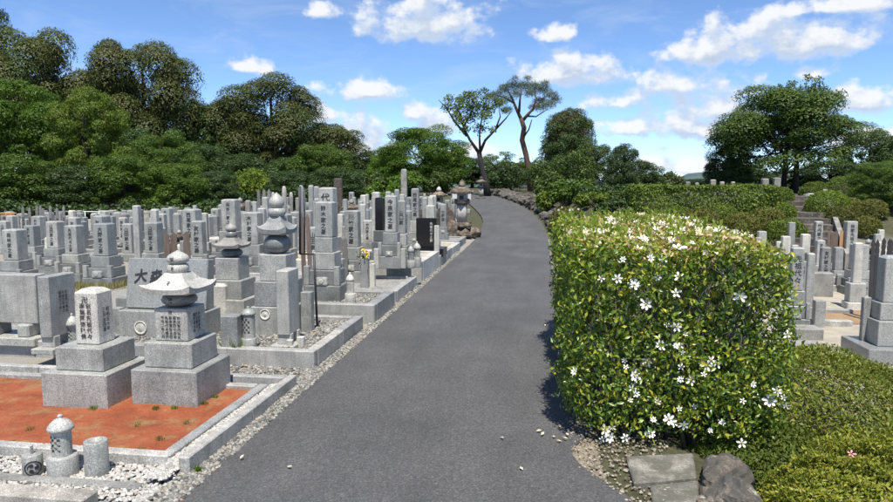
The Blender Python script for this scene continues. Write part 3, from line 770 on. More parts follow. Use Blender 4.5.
e, o = piece_stack('five_ring_tower', 275, 336, Z2, [('base_stone', 'box', 43, 30), ('base_stone', 'box', 37, 25), ('cube_stone', 'box', 28, 27), ('ball_stone', 'ball', 28, 19, 'granite_dark'),
                   ('roof_stone', 'roof', 31, 19), ('ring_stone', 'ring', 18, 8), ('jewel_stone', 'jewel', 16, 16)],
                   'large five-ring grave tower with round dark ball and pointed jewel', 'grave tower', 'granite')
link('crest', lathe_me([(.055, 0), (.055, .006), (.045, .006), (.045, .001), (.025, .001), (.02, .005), (.001, .005)], 20), 'granite_light', o[0][0], (-6 * mpp(e.location), -o[0][2] / 2, o[0][3] * .75), (R(90), 0, 0))
slab_monument(277.5, 349, Z2, .12, .26, .60, 'tall pale tablet on feet before the large five-ring tower', 'granite_light')
post(300, 348, Z2, 7, 12, 'short stub post beside the pale tablet foot', 'granite_light'); post(289, 350, Z2, 6, 11, 'smallest stub post before the pale tablet', 'granite_light')
small_lantern(247.5, 351, Z2, 13, 23, 9, 15, 12.5, 15, 'small lattice lantern on a square foot beside the large five-ring tower', 'granite')
post(229, 352, Z2, 18, 37, 'broad grey stone post beside a green weed tuft')
post(306, 332, Z2, 11, 41, 'tall grey stone post between large five-ring tower and metal stand')
# tower with a flat wide roof behind
e, o = piece_stack('grave_tower', 228, 318, Z2, [('base_stone', 'box', 44, 19), ('base_stone', 'box', 34, 19), ('cube_stone', 'box', 25, 22), ('ball_stone', 'ball', 22, 9, 'granite_dark'), ('roof_stone', 'roof', 29, 11, 'granite_warm'),
                   ('ring_stone', 'ring', 12, 6, 'granite_dark'), ('jewel_stone', 'jewel', 12, 9, 'granite_warm')], 'small grave tower with broad pale roof behind broad stone post', 'grave tower', 'granite')
post(219, 318, Z2, 14, 33, 'pale pointed stone post before the broad-roofed small tower', 'granite_light', dome=2)
post(196, 318, None, 8, 34, 'narrow pale engraved stone post behind small five-ring tower', 'granite_light', dome=1)

# metal stand
bA = atz(314, 330, Z2); bA.y += .1; s = mpp(bA)
t1 = aty(314, 254, bA.y); t2 = aty(300, 254, bA.y + .02); t3 = aty(300, 186, bA.y + .02)
e = empty('metal_stand', (bA.x, bA.y, Z2)); tag(e, 'thin black metal stand with stepped pole beside tall grey post', 'metal stand')
def rel(p): return Vector(p) - e.location
link('pole', tubes_me([([rel(bA), rel(t1)], [.012, .012])], 8), 'metal_dark', e)
link('arm', tubes_me([([rel(t1), rel(t2)], [.010, .010])], 8), 'metal_dark', e)
link('pole', tubes_me([([rel(t2), rel(t3)], [.012, .012]), ([rel(t2) + Vector((.05, 0, 0)), rel(t3) + Vector((.05, 0, -.05))], [.008, .008])], 8), 'metal_dark', e)

# ------------------------------------------------------------------ row by the road, third plot and beyond
family(323, 302, 201, 21, 'tall two-block grey gravestone with carved characters and round burner', '鈴木家之墓', Z3, 'granite', 3, split=True)
family(326, 286, 187, 18, 'light grey gravestone rising directly behind the two-block gravestone', '代々之墓', Z4, 'granite_light', 3)
family(351, 283, 210, 16, 'grey gravestone with carved family name beside flower vase', '川竹家之墓', Z4, 'granite')
post(338.5, 296, Z3, 9.5, 38, 'smooth grey stone post beside the two-block gravestone'); post(296, 316, Z3, 9, 40, 'grey stone post at left of the two-block gravestone')
small_lantern(349.5, 305, Z3, 12, 12, 9, 11, 8, 8.5, 'little pointed stone lantern on the raised gravel plot', 'granite_light')
post(364, 288, Z4, 8, 30, 'grey stone post carrying yellow and white flowers')
def bouquet(px, py, y, label, cols=('petal_yellow', 'petal')):
    p = aty(px, py, y); e = empty('bouquet', p); tag(e, label, 'flowers'); rg = np.random.RandomState(int(px))
    for k in range(9):
        a, r_ = rg.uniform(0, 6.28), rg.uniform(0, .07); q = Vector((math.cos(a) * r_, math.sin(a) * r_, rg.uniform(.02, .13)))
        N = rand_unit(rg, 16); N[:, 2] = abs(N[:, 2]); P = np.array(q)[None] + N * .012
        link('blossom', leaf_mesh('blossom', P, N, .035, .03, rg, 0, True), cols[k % len(cols)], e)
    P = rg.normal(size=(60, 3)) * np.array([.045, .045, .035]) + np.array([0, 0, .0])
    link('foliage', leaf_mesh('foliage', P, rand_unit(rg, 60), .07, .02, rg, .8), 'leaf_green', e); return e
_p = atz(364, 288, Z4)
bouquet(363.5, 259, _p.y + .05, 'bouquet of yellow and white flowers on a stone post')
post(371.5, 287, Z4, 6, 24, 'slim carved stone post right of the flower post', 'granite_light')
family(390, 268, 195, 13, 'pale gravestone with carved name, big burner and twin vases on high sand plot', '今泉家之墓', Z5, 'granite', 3)
family(379, 262, 197, 10, 'black polished gravestone beside the pale one on high sand plot', None, Z5, 'black_granite', 3, tmat='granite_dark', bas=False)
family(401, 266, 200, 9, 'slim pale gravestone right of the big-burner gravestone', '山口家', Z5, 'granite', 3, vases=False)
for xx, lb in ((376, 'left'), (403, 'right')): post(xx, 268, Z5, 5, 20, 'slim carved post ' + ('beside the black polished gravestone' if lb == 'left' else 'beside the slim pale gravestone'), 'granite_light')
small_lantern(410.5, 268, Z5, 8, 8, 8, 8, 6, 7, 'tiny stone lantern at the corner of the high sand plot', 'granite'); small_lantern(416.5, 267, Z5, 10, 8, 8, 9, 6.5, 8, 'tiny squat stone lantern next to black slab gravestone', 'granite')
b = atz(425, 256, Z6); s = mpp(b); e = empty('gravestone', (b.x, b.y + .25, Z6 - .01)); tag(e, 'broad polished black slab gravestone on black base', 'gravestone')
link('base_stone', box_me(29 * s, .55, 8 * s, .006), 'black_granite', e, (4 * s, 0, 0)); ps = link('slab', box_me(21 * s, .18, 30 * s, .006), 'black_granite', e, (0, 0, 8 * s))
inscribe(ps, ['先祖代々之墓'], 3 * s, -.0925, 16 * s, 'granite_light', 5 * s)
post(436.5, 257, Z6, 5, 32, 'pale edge post right of the black slab gravestone', 'granite_light')
family(415, 252, 188, 8.5, 'tall slim blue-grey gravestone behind the black slab', '西尾家之墓', Z7, 'granite', 3, vases=False)
family(443, 240, 204, 7, 'small slim gravestone before the brown mossy boulder', '水野家', Z8, 'granite', 2, vases=False)
family(430, 248, 205, 10, 'rounded pale gravestone with burner behind black slab', None, Z7, 'granite_light', 3)

# old stone lanterns by the road
def rock_me(r, seed, sub=3, flat=.7, rough=.28):
    bm = bmesh.new(); bmesh.ops.create_icosphere(bm, subdivisions=sub, radius=1.0); rg = random.Random(seed)
    cs = [(Vector((rg.gauss(0, 1), rg.gauss(0, 1), rg.gauss(0, 1))).normalized(), rg.uniform(.55, .95)) for _ in range(14)]
    from mathutils import noise as mn
    for v in bm.verts:
        d = v.co.normalized(); k = 1.0
        for c, lim in cs:
            t = d.dot(c)
            if t > .05: k = min(k, lim / t) if lim / t < k else k
        k *= 1 + rough * .5 * mn.noise(d * 2.3 + Vector((seed, 0, 0))) + rough * .25 * mn.noise(d * 6 + Vector((0, seed, 0)))
        v.co = d * k * r; v.co.z *= flat
    me = bpy.data.meshes.new('rock'); bm.to_mesh(me); bm.free(); return me
def old_lantern(px, py, d, hgt, label, mat='mossy_stone', rockbase=True):
    q = aty(px, 230, d); z = g(q.x, d); e = empty('stone_lantern', (q.x, d, z - .02)); tag(e, label, 'stone lantern'); u = hgt / 1.75; zz = 0
    if rockbase:
        for k, (dx, dy, r_) in enumerate(((-.05, 0, .34), (.33, .05, .26), (.12, -.3, .24), (-.28, -.15, .2))):
            link('foot_rock', rock_me(r_ * u, 40 + k, 3, .8), 'mossy_stone', e, (dx * u, dy * u, .12 * u))
        zz = .32 * u
    parts = [('base', lathe_me([(.30 * u, 0), (.32 * u, .05 * u), (.24 * u, .13 * u), (.18 * u, .15 * u)], 6, smooth=False), .15), ('shaft', lathe_me([(.145 * u, 0), (.14 * u, .25 * u), (.15 * u, .5 * u)], 16, sq=5), .50),
             ('platform', lathe_me([(.15 * u, 0), (.25 * u, .06 * u), (.26 * u, .12 * u), (.2 * u, .13 * u)], 6, smooth=False), .13), ('fire_box', box_me(.27 * u, .27 * u, .2 * u, .01), .2)]
    for nm, me, h in parts:
        o = link(nm, me, 'granite_warm' if nm in ('shaft', 'fire_box') else mat, e, (0, 0, zz)); zz += h * u
        if nm == 'fire_box':
            for a in range(4): link('window_shade_plate', box_me(.12 * u, .006, .11 * u, 0), 'black_paint_shade', o, (math.sin(a * R(90)) * .136 * u, -math.cos(a * R(90)) * .136 * u, .045 * u), (0, 0, a * R(90)))  # black plates paint the shade inside the fire box openings
    link('roof', roof_me(.62 * u, .20 * u), 'mossy_stone', e, (0, 0, zz)); zz += .2 * u
    link('jewel', lathe_me([(.05 * u, 0), (.09 * u, .03 * u), (.1 * u, .08 * u), (.06 * u, .15 * u), (.002, .2 * u)], 14), mat, e, (0, 0, zz)); return e
old_lantern(462, 236, 18.6, 1.72, 'old brown mossy stone lantern on boulders at the road edge')
old_lantern(462, 215, 22.5, 1.98, 'dark old stone lantern standing behind the mossy roadside one', 'brown_stone', False)
q = aty(481, 196, 35.0); e = old_lantern(481, 196, 34.5, 1.55, 'dark small stone lantern at the foot of the cherry tree', 'rock', False)
b = aty(473, 194, 34); o = link('low_wall', box_me(1.0, .2, .55, .02), 'wall_plaster', None, (b.x - .6, 34, g(b.x - .6, 34) - .02)); tag(o, 'low pale plastered wall behind the old stone lanterns', 'wall')
for k, (px, py, d, r_, m_) in enumerate(((446, 205, 19.6, .36, 'brown_stone'), (424, 192, 21.5, .3, 'brown_stone'), (452, 214, 17.9, .22, 'mossy_stone'))):
    q = aty(px, py, d); z = g(q.x, d); o = link('standing_stone', rock_me(r_, 60 + k, 3, 1.5), m_, None, (q.x, d, z + .42 * r_ * 2)); o.scale = (1, .8, 1.25)
    tag(o, ('brown mossy standing boulder beside the slim gravestone', 'dark brown standing boulder behind the tall slim gravestone', 'small mossy boulder at the foot of the lantern rocks')[k], 'boulder')

# ------------------------------------------------------------------ rows behind: graves set by eye from the photograph
rows = [(9, 229, 19, 8.6, 0, 'blue-grey gravestone behind the wide plain slab'), (28, 225, 13, 11.2, 2, 'slim gravestone half hidden between the first rear pair'),
        (51, 221, 15, 10.3, 3, 'grey gravestone with worn name before the wooden tablets'), (70, 225, 16, 9.5, 6, 'gravestone with round burner and dry grass at its foot'),
        (100, 223, 18, 9.0, 1, 'gravestone with white cup in its burner'), (150, 222, 16, 9.6, 3, 'gravestone directly behind the brush-lettered stone'),
        (189, 209, 17, 11.0, 8, 'tall dome-topped gravestone behind the small five-ring tower'), (165, 208, 11, 15, 9, 'slim pale gravestone in front of dark woods'),
        (228, 199, 17, 12.3, 7, 'tallest blue-grey gravestone of the middle rows'), (249, 212, 20, 10.6, 5, 'broad blue-grey gravestone with carved vertical name'),
        (205, 216, 11, 13.6, None, 'plain dark gravestone right of the dome-topped one'), (307, 210, 9, 11.8, None, 'narrow gravestone peeping beside the large five-ring tower')]
for k, (px, top, pw, d, ti, lb) in enumerate(rows):
    family(px, 0, top, pw, lb, TX[ti] if ti is not None else None, d=d, mat=('granite', 'granite_polished', 'granite')[k % 3])
# slim old stones and towers at the back, each a thing
def slim_me(w, h, kind):
    if kind == 's': return box_me(w, w * .8, h, .012, (.94, .94), dome=w * .18)
    if kind == 'c': return lathe_me([(w * .36, 0), (w * .38, h * .08), (w * .42, h * .5), (w * .5, h * .82), (w * .42, h * .94), (w * .2, h)], 14)
    return box_me(w, w * .55, h, .02, (.8, .8), dome=w * .25)
backs = [(118, 213, 8, 16, 's'), (124.5, 214, 8, 15.5, 's'), (131, 211, 7, 18, 's'), (95, 214, 7, 18, 's'), (104, 216, 8, 16.5, 's'), (147, 212, 8, 18, 's'), (155.5, 210, 8, 19, 's'), (177, 214, 7, 14, 's'),
         (215, 216, 7, 15, 's'), (284, 186, 5, 17, 'c'), (301, 185, 6, 17, 'c'), (311, 186, 5, 18, 's'), (316.5, 187, 5, 18.5, 's'), (404, 170, 6, 27, 's'), (366, 210, 7, 15, 's'), (372, 208, 6, 16, 's'), (273, 192, 4, 19, 'c'), (291, 192, 4, 19, 'c'),
         (408, 206, 5, 16, 's'), (361, 206, 5, 18, 's'), (345, 200, 5, 19, 's'), (329, 205, 6, 16, 's'), (397, 190, 5, 22, 's'), (434, 196, 5, 20, 's'), (425, 198, 5, 21, 's'), (248, 201, 5, 18, 's'), (221, 205, 5, 19, 's')]
for k, (px, top, w, d, kd) in enumerate(backs):
    q = aty(px, top, d); z = g(q.x, d); s = mpp(q); h = q.z - z; e = empty('gravestone', (q.x, d, z - .01), rngk.uniform(-.06, .06))
    if kd == 'c': tag(e, 'egg-topped grave tower of the rear rows', 'gravestone', 'egg-topped towers of the rear rows')
    elif d > 26: tag(e, 'tall thin lone gravestone before the green maple', 'gravestone')
    else: tag(e, 'slim weathered pillar of the rear rows', 'gravestone', 'slim pillars of the rear rows')
    m_ = ('granite', 'old_stone', 'granite_polished', 'granite')[k % 4]
    link('base_stone', box_me(w * s * 1.7, w * s * 1.6, h * .28, .01), m_, e); link('pillar', slim_me(w * s, h * .72 + .01, kd), m_, e, (0, 0, h * .28))
for (px, top, w, d, lb, m_) in ((241, 186, 13, 18.5, 'pale stone lantern with jewel top standing before dark woods', 'granite_warm'), (352, 188, 11, 19, 'small stone lantern before the brown monument', 'old_stone'), (439, 176, 10, 23, 'white jewel-topped stone lantern near the roadside lanterns', 'granite_light'), (179, 240, 9, 13, 'small dark lantern among middle rows', 'old_stone')):
    q = aty(px, top, d); old = old_lantern(px, 0, d, max(.8, q.z - g(q.x, d)), lb, m_, False)
q = aty(338, 178, 23); z = g(q.x, 23); o = link('monument', box_me(.34, .16, q.z - z, .03, (.9, .9)), 'brown_stone', None, (q.x, 23, z - .01)); tag(o, 'dark brown rough upright monument before green bushes', 'monument')
# prototypes copied into the gaps between
def proto(kind):
    e = empty('gravestone', (0, -300 - 3 * kind, 0))
    if kind == 0: sp = [(.5, .14), (.38, .14), (.2, .55)]
    elif kind == 1: sp = [(.44, .16), (.23, .62)]
    elif kind == 2: sp = [(.6, .12), (.46, .14), (.34, .16), (.26, .5)]
    elif kind == 3: sp = [(.36, .2), (.17, .6)]
    elif kind == 4: sp = [(.55, .18), (.42, .22)]
    elif kind == 5: sp = [(.28, .22), (.155, 1.0)]
    else: sp = [(.3, .12), (.24, .3), (.15, .62)]
    sp = [(w * (.84 if i == len(sp) - 1 else .95), h) for i, (w, h) in enumerate(sp)]
    zz = 0; m_ = ('granite', 'granite_polished', 'granite', 'old_stone', 'granite_light', 'granite', 'granite_light')[kind]
    for i, (w, h) in enumerate(sp):
        last = i == len(sp) - 1
        o = link('pillar' if last else 'base_stone', box_me(w, w * .9, h, .01, (.96, .96) if last else None, dome=w * .08 if last else 0), m_, e, (0, 0, zz))
        if last and kind in (0, 2, 1): inscribe(o, [TX[kind + 2]], h * .14, -w * .45 - .002, h * .5)
        zz += h
    if kind in (0, 2): basin(e, .16, -.2, .14, m_); [vase(e, .07, .22, sx * .19, -.2, .12, m_) for sx in (-1, 1)]
    return e, zz
LB = ['modest grey gravestone with small burner in the crowded rows', 'plain two-block grey gravestone in the crowded rows', 'stepped grey gravestone with burner and twin vases in the crowded rows', 'narrow weathered gravestone in the crowded rows', 'squat pale stone block in the crowded rows', 'tall slim grey pillar in the crowded rows', 'pale three-block pillar in the crowded rows']
protos = [proto(k) for k in range(7)]; used = [False] * 7
occ = [(o.location.x, o.location.y) for o in COL.objects if o.parent is None and o.get('category') in ('gravestone', 'grave tower', 'stone lantern', 'monument', 'boulder')]
def copy_tree(o, parent=None):
    c = o.copy(); COL.objects.link(c); c.parent = parent
    for ch in list(o.children): copy_tree(ch, c)
    return c
def project(p):
    v = ROT.transposed() @ (Vector(p) - Vector((0, 0, HC))); return CX + F_PX * v.x / -v.z, CY - F_PX * v.y / -v.z
rg = random.Random(21); fills = []
y = 8.9
while y < 27:
    x = -2.9 - rg.uniform(0, .4)
    while x > -3 - y * .95:
        xx, yy = x + rg.uniform(-.1, .1), y + rg.uniform(-.12, .12); k = rg.choices(range(7), [3, 3, 2, 4, .8, 4, 4])[0]; sc_ = rg.uniform(.82, 1.22)
        z = g(xx, yy); px, ptop = project((xx, yy, z + protos[k][1] * sc_))
        lim = 210 if px < 120 else (205 if px < 250 else (196 if px < 330 else 190))
        if px > -20 and ptop > lim and all((xx - a) ** 2 + (yy - b) ** 2 > .21 for a, b in occ) and not (yy < 9.9 and px < 262) and not (xx > -4.7 and yy < 10.4): fills.append((xx, yy, z, k, sc_)); occ.append((xx, yy))
        x -= rg.uniform(.42, .7)
    y += rg.uniform(.72, .95)
for (xx, yy, z, k, sc_) in fills:
    o = protos[k][0]
    if used[k]: o = copy_tree(o)
    used[k] = True; o.location = (xx, yy, z - .01); o.rotation_euler = (0, 0, rg.uniform(-.05, .05)); o.scale = (sc_ * rg.uniform(.9, 1.1), sc_, sc_)
    tag(o, LB[k], 'gravestone', LB[k].replace(' in the crowded rows', 's of the crowded rows'))
print('fill graves', len(fills))
# wooden memorial tablets
def tablet_me(w, h, t=.012):
    hw = w / 2; n = .12 * w
    pr = [(-hw, 0), (-hw, h * .80), (-hw + n, h * .82), (-hw, h * .84), (-hw, h * .88), (-hw + n, h * .90), (-hw, h * .92), (-hw * .9, h * .95), (0, h), (hw * .9, h * .95), (hw, h * .92), (hw - n, h * .90), (hw, h * .88), (hw, h * .84), (hw - n, h * .82), (hw, h * .80), (hw, 0)]
    m = len(pr); V = [(x, -t / 2, z) for x, z in pr] + [(x, t / 2, z) for x, z in pr]; F = [tuple(range(m)), tuple(range(2 * m - 1, m - 1, -1))] + [(i, i + m, (i + 1) % m + m, (i + 1) % m) for i in range(m)]
    return py_mesh('tablet', V, F)
def tablet(px, top, w, d, label, mat, group, text=None):
    q = aty(px, top, d); z = g(q.x, d); s = mpp(q); h = q.z - z; o = link('wooden_tablet', tablet_me(w * s, h), mat, None, (q.x, d, z - .02)); o.rotation_euler = (rngk.uniform(-.03, .03), rngk.uniform(-.025, .025), rngk.uniform(-.15, .15))
    tag(o, label, 'wooden tablet', group)
    if text: inscribe(o, [text], w * s * .6, -.0085, h * .62, 'black_paint_shade')
for px in (22, 29, 35, 39, 44, 49, 57.5, 63): tablet(px, 204 + rngk.uniform(0, 3), 3.2, 13.5 + rngk.uniform(-.4, .4), 'tall grey wooden memorial tablet before the dark woods', 'wood_grey', 'tall wooden tablets at the wood edge', '南無大師遍照')
for px in (74, 80): tablet(px, 214, 2.6, 13.6, 'short grey wooden memorial tablet before the dark woods', 'wood_grey', 'short wooden tablets at the wood edge')
for px in (259, 264, 268): tablet(px, 188, 3.4, 17.5, 'grey wooden memorial tablet behind the large five-ring tower', 'wood_grey', 'wooden tablets behind the large tower')
for px in (336, 340.5, 345): tablet(px, 236, 4.6, 9.3, 'weathered brown wooden tablet beside the two-block gravestone', 'wood_grey', 'weathered tablets beside the two-block gravestone')
for px in (303.5, 310): tablet(px, 212, 4.5, 8.9, 'brown wooden tablet at the left side of the two-block gravestone', 'wood_brown', 'brown tablets left of the two-block gravestone')
for px in (166, 172): tablet(px, 231, 7, 9.6, 'broad purplish wooden tablet behind the small five-ring tower', 'wood_brown', 'broad tablets behind the small five-ring tower')
tablet(186, 230, 7, 9.5, 'broad brown wooden tablet before the dome-topped gravestone', 'wood_brown', None)
# board rack and rail at the wood edge
q = aty(9.5, 228, 14.5); z = g(q.x, 14.5); e = empty('tablet_rack', (q.x, 14.5, z)); tag(e, 'small pale wooden rack of boards at the wood edge', 'rack'); hh = aty(9.5, 212, 14.5).z - z
for k in range(5): link('board', box_me(.05, .02, hh - .05 - .02 * (k % 2), .003), 'wood_fresh' if k == 4 else 'wood_grey', e, (-.14 + .07 * k, 0, 0))
link('rail', box_me(.38, .03, .05, .004), 'wood_fresh', e, (0, -.026, hh - .12)); link('rail', box_me(.42, .06, .03, .004), 'wood_fresh', e, (0, 0, hh - .045))
q0, q1 = aty(58, 228, 20), aty(100, 228, 20); z = g(q0.x, 20); e = empty('pipe_fence', (q0.x, 20, z)); tag(e, 'low pale pipe fence between the back graves and dark woods', 'fence'); L = q1.x - q0.x
for k in range(4): link('fence_post', tubes_me([([(L * k / 3, 0, 0), (L * k / 3, 0, .62)], [.02, .02])]), 'metal_rail', e)
for zz in (.32, .6): link('rail', tubes_me([([(-.1, 0, zz), (L + .1, 0, zz)], [.018, .018])]), 'metal_rail', e)

# ------------------------------------------------------------------ right-hand cemetery below the road
q = [at(786, 372), at(893, 372)]
rows = []
for j in range(25):
    yy = 6.0 + 12.6 * j / 24
    rows.append([(2.9 + 9.5 * i / 24, yy, g(2.9 + 9.5 * i / 24, yy) + .004) for i in range(25)])
quad_sheet('cemetery_floor', rows, 'sand_bed')
family(800, 333, 247, 13, 'blue-grey gravestone with burner partly behind the flowering hedge', '先祖代々', mat='granite', tiers=3, rz=R(-6))
post(820, 328, None, 10, 28, 'plain grey stone post right of the hedge-side gravestone')
family(862, 296, 244, 16, 'gravestone with white carved family name and round burner', '石上家', mat='granite_polished', tiers=3, texmat='granite_light')
family(853, 270, 221, 12, 'tall blue-grey gravestone between wooden boards and white-lettered gravestone', TX[10], mat='granite', tiers=2)
family(820, 262, 221, 8, 'slim tall gravestone at the foot of the stone steps', TX[4], mat='granite', tiers=2, vases=False)
family(840, 284, 247, 9, 'short gravestone before the orange wooden boards', None, mat='granite', tiers=2, vases=False)
family(807, 266, 234, 9, 'square-topped grey gravestone before the round azalea', None, mat='granite_light', tiers=2, vases=False)
family(793, 262, 222, 7, 'thin blue gravestone before the large round azalea', None, mat='granite', tiers=2, vases=False, bas=False)
family(787, 272, 236, 9, 'low gravestone just above the hedge corner', None, mat='granite_light', tiers=2, vases=False, bas=False)
family(763, 262, 231, 9, 'pale block-topped gravestone seen over the hedge', None, mat='granite_light', tiers=2, vases=False, bas=False)
b = at(822, 297); s = mpp(b); o = link('rough_block', box_me(21 * s, .22, 25 * s, .02, (.94, .9)), 'granite_warm', None, b + Vector((0, .1, -.01))); tag(o, 'beige rough-faced low stone block on the sand', 'stone block')
b = at(869, 275); old_lantern(869, 0, b.y + .2, aty(869, 228, b.y + .2).z - b.z, 'grey stone lantern behind the dark wooden tablets', 'granite', False)
for k, px in enumerate((830, 833.5, 837)): 
    b = at(px, 268); tablet(px, 230 + k % 2, 3.6, b.y, 'brown wooden tablet in the row beside the tall gravestone', 'wood_brown', 'brown tablets at the right-hand graves')
for k, px in enumerate((841.5, 845)):
    b = at(px, 268); tablet(px, 229, 3.4, b.y, 'fresh orange wooden tablet beside the tall gravestone', 'wood_fresh', 'orange tablets at the right-hand graves')
for k, px in enumerate((875, 879)):
    b = at(px, 322); tablet(px, 237 + k, 4.0, b.y + .1 * k, 'tall dark wooden tablet left of the edge gravestone', 'wood_dark', 'dark tablets beside the edge gravestone')
for k, px in enumerate((884, 888.5, 892)):
    b = at(px, 306); tablet(px, 236 + k, 3.8, b.y + .05 * k, 'dark grey wooden tablet in the rack behind the edge gravestone', 'wood_dark', 'dark grey tablets behind the edge gravestone')
e, o = piece_stack('gravestone', 893, 366, None, [('base_stone', 'box', 62, 17), ('base_stone', 'box', 34, 26), ('base_stone', 'box', 24, 18), ('pillar', 'pil', 17, 46)], 'blue-grey gravestone on a wide polished platform at the sand edge', 'gravestone', 'granite_polished')
for oo in (o[0], o[1]): oo[0].location.x += 0.02
post(864.5, 356, None, 7, 60, 'slender grey stone post on the polished platform corner')
post(872, 352, None, 9, 26, 'short grey stone post behind the slender post', 'granite')
for k, (x0, x1, py, w_, hh) in enumerate(((792, 824, 352, .3, .10), (796, 822, 340, .3, .16), (806, 850, 326, .12, .10), (800, 850, 313, .12, .08))):
    a, b = at(x0, py), at(x1, py); o = link('stone_step' if k < 2 else 'kerb', box_me(b.x - a.x, w_, hh, .01), 'concrete' if k < 2 else 'granite_kerb', None, ((a.x + b.x) / 2, a.y + w_ / 2, a.z - .01))
    tag(o, ('low wide concrete step beside the hedge corner', 'upper concrete step before the hedge-side gravestone', 'grey kerb edging ochre earth before the beige block', 'thin kerb behind the ochre earth strip')[k], 'step' if k < 2 else 'kerb')
a, b = at(826, 324), at(893, 312); quad_sheet('earth_patch', [[(a.x, a.y, g(a.x, a.y) + .012), (b.x, a.y, g(b.x, a.y) + .012)], [(a.x + .2, b.y, g(a.x, b.y) + .012), (b.x + .5, b.y, g(b.x, b.y) + .012)]], 'ochre_earth')
# fill with copies of the same prototypes
rg = random.Random(8); occ2 = [(o.location.x, o.location.y) for o in COL.objects if o.parent is None and o.location.x > 2.5]
RL = ['modest grey gravestone with small burner below the azalea bank', 'plain two-block grey gravestone below the azalea bank', 'stepped grey gravestone with vases below the azalea bank', 'narrow weathered gravestone below the azalea bank', '', 'tall slim grey pillar below the azalea bank', 'pale three-block pillar below the azalea bank']
yy = 9.6
while yy < 16.6:
    xx = 3.6 + rg.uniform(0, .6)
    while xx < yy * .62:
        k = rg.choice((0, 1, 3, 5, 6)); sc_ = rg.uniform(.8, 1.08); px, pt = project((xx, yy, g(xx, yy) + protos[k][1] * sc_))
        if pt > 227 and px < 905 and all((xx - a) ** 2 + (yy - b) ** 2 > .26 for a, b in occ2) :
            o = copy_tree(protos[k][0]); o.location = (xx, yy, g(xx, yy) - .01); o.rotation_euler = (0, 0, rg.uniform(-.2, .1)); o.scale = (sc_,) * 3; tag(o, RL[k], 'gravestone', RL[k] + ' group'); occ2.append((xx, yy))
        xx += rg.uniform(.5, .8)
    yy += rg.uniform(.85, 1.15)
# stone stair up the bank, with a side wall
_a, _b = aty(820, 200, 16.9), aty(803, 200, 22.7); S0, S1 = Vector((_a.x, 16.9, -.4)), Vector((_b.x, 22.7, 1.1)); dv = S1 - S0; ang = -math.atan2(dv.x, dv.y); n = 10; L = math.hypot(dv.x, dv.y)
e = empty('stone_stair', S0, ang); tag(e, 'dark stone stair climbing the bank between clipped azaleas', 'stair')
for k in range(n): link('step', box_me(1.1, L / n + .02, .66, .012), 'rock', e, (0, L * (k + .5) / n, dv.z * (k + 1) / n - .46))
V = [(.58, -.2, -.3), (.72, -.2, -.3), (.72, L + .3, dv.z - .3), (.58, L + .3, dv.z - .3), (.58, -.2, .42), (.70, -.2, .42), (.70, L + .3, dv.z + .42), (.58, L + .3, dv.z + .42)]
link('side_wall', py_mesh('side_wall', V, [(0, 3, 2, 1), (4, 5, 6, 7), (0, 1, 5, 4), (1, 2, 6, 5), (2, 3, 7, 6), (3, 0, 4, 7)]), 'old_stone', e)
b = aty(812, 194, 24.5); o = link('flat_rock', rock_me(.42, 77, 3, .35), 'granite_light', None, (b.x, 24.5, g(b.x, 24.5) + .12)); tag(o, 'pale flat rock at the top of the stone stair', 'rock')
for k, (px, top, w, d) in enumerate(((765, 179, 6, 27), (777, 178, 6, 27), (713, 180, 5, 30), (722, 182, 4, 31), (733, 182, 3.5, 31), (688, 182, 4, 32), (697, 183, 3.5, 32))):
    q = aty(px, top, d); z = g(q.x, d); s = mpp(q); e = empty('gravestone', (q.x, d, z - .01)); tag(e, 'grey gravestone on the upper terrace beyond the long hedge', 'gravestone', 'gravestones on the upper terrace')
    link('base_stone', box_me(w * s * 1.6, w * s * 1.6, .3, .02), 'old_stone', e); link('pillar', box_me(w * s, w * s, q.z - z - .29, .015, dome=.02), 'old_stone', e, (0, 0, .3))

# ------------------------------------------------------------------ rocks along the right of the upper road
rocks = [rock_me(1, 90 + k, 3, .75) for k in range(5)]
for m_ in rocks: m_.materials.append(MATS['rock'])
rg = random.Random(4); y = 21.5; k = 0
while y < 37.5:
    for lay in range(2):
        r_ = rg.uniform(.22, .40) * (1 if lay == 0 else .85); x = road_r(y) + .12 + r_ * .7 + lay * .45
        o = link('rock', rocks[k % 5], None, None, (x, y + rg.uniform(-.2, .2), g(x, y) + r_ * .3)); o.scale = (r_, r_ * rg.uniform(.8, 1.2), r_); o.rotation_euler = (rg.uniform(-.3, .3), rg.uniform(-.3, .3), rg.uniform(0, 6))
        tag(o, 'grey mossy rock of the rough edging along the upper road', 'rock', 'rocks edging the upper road'); k += 1
    y += rg.uniform(.55, .85)

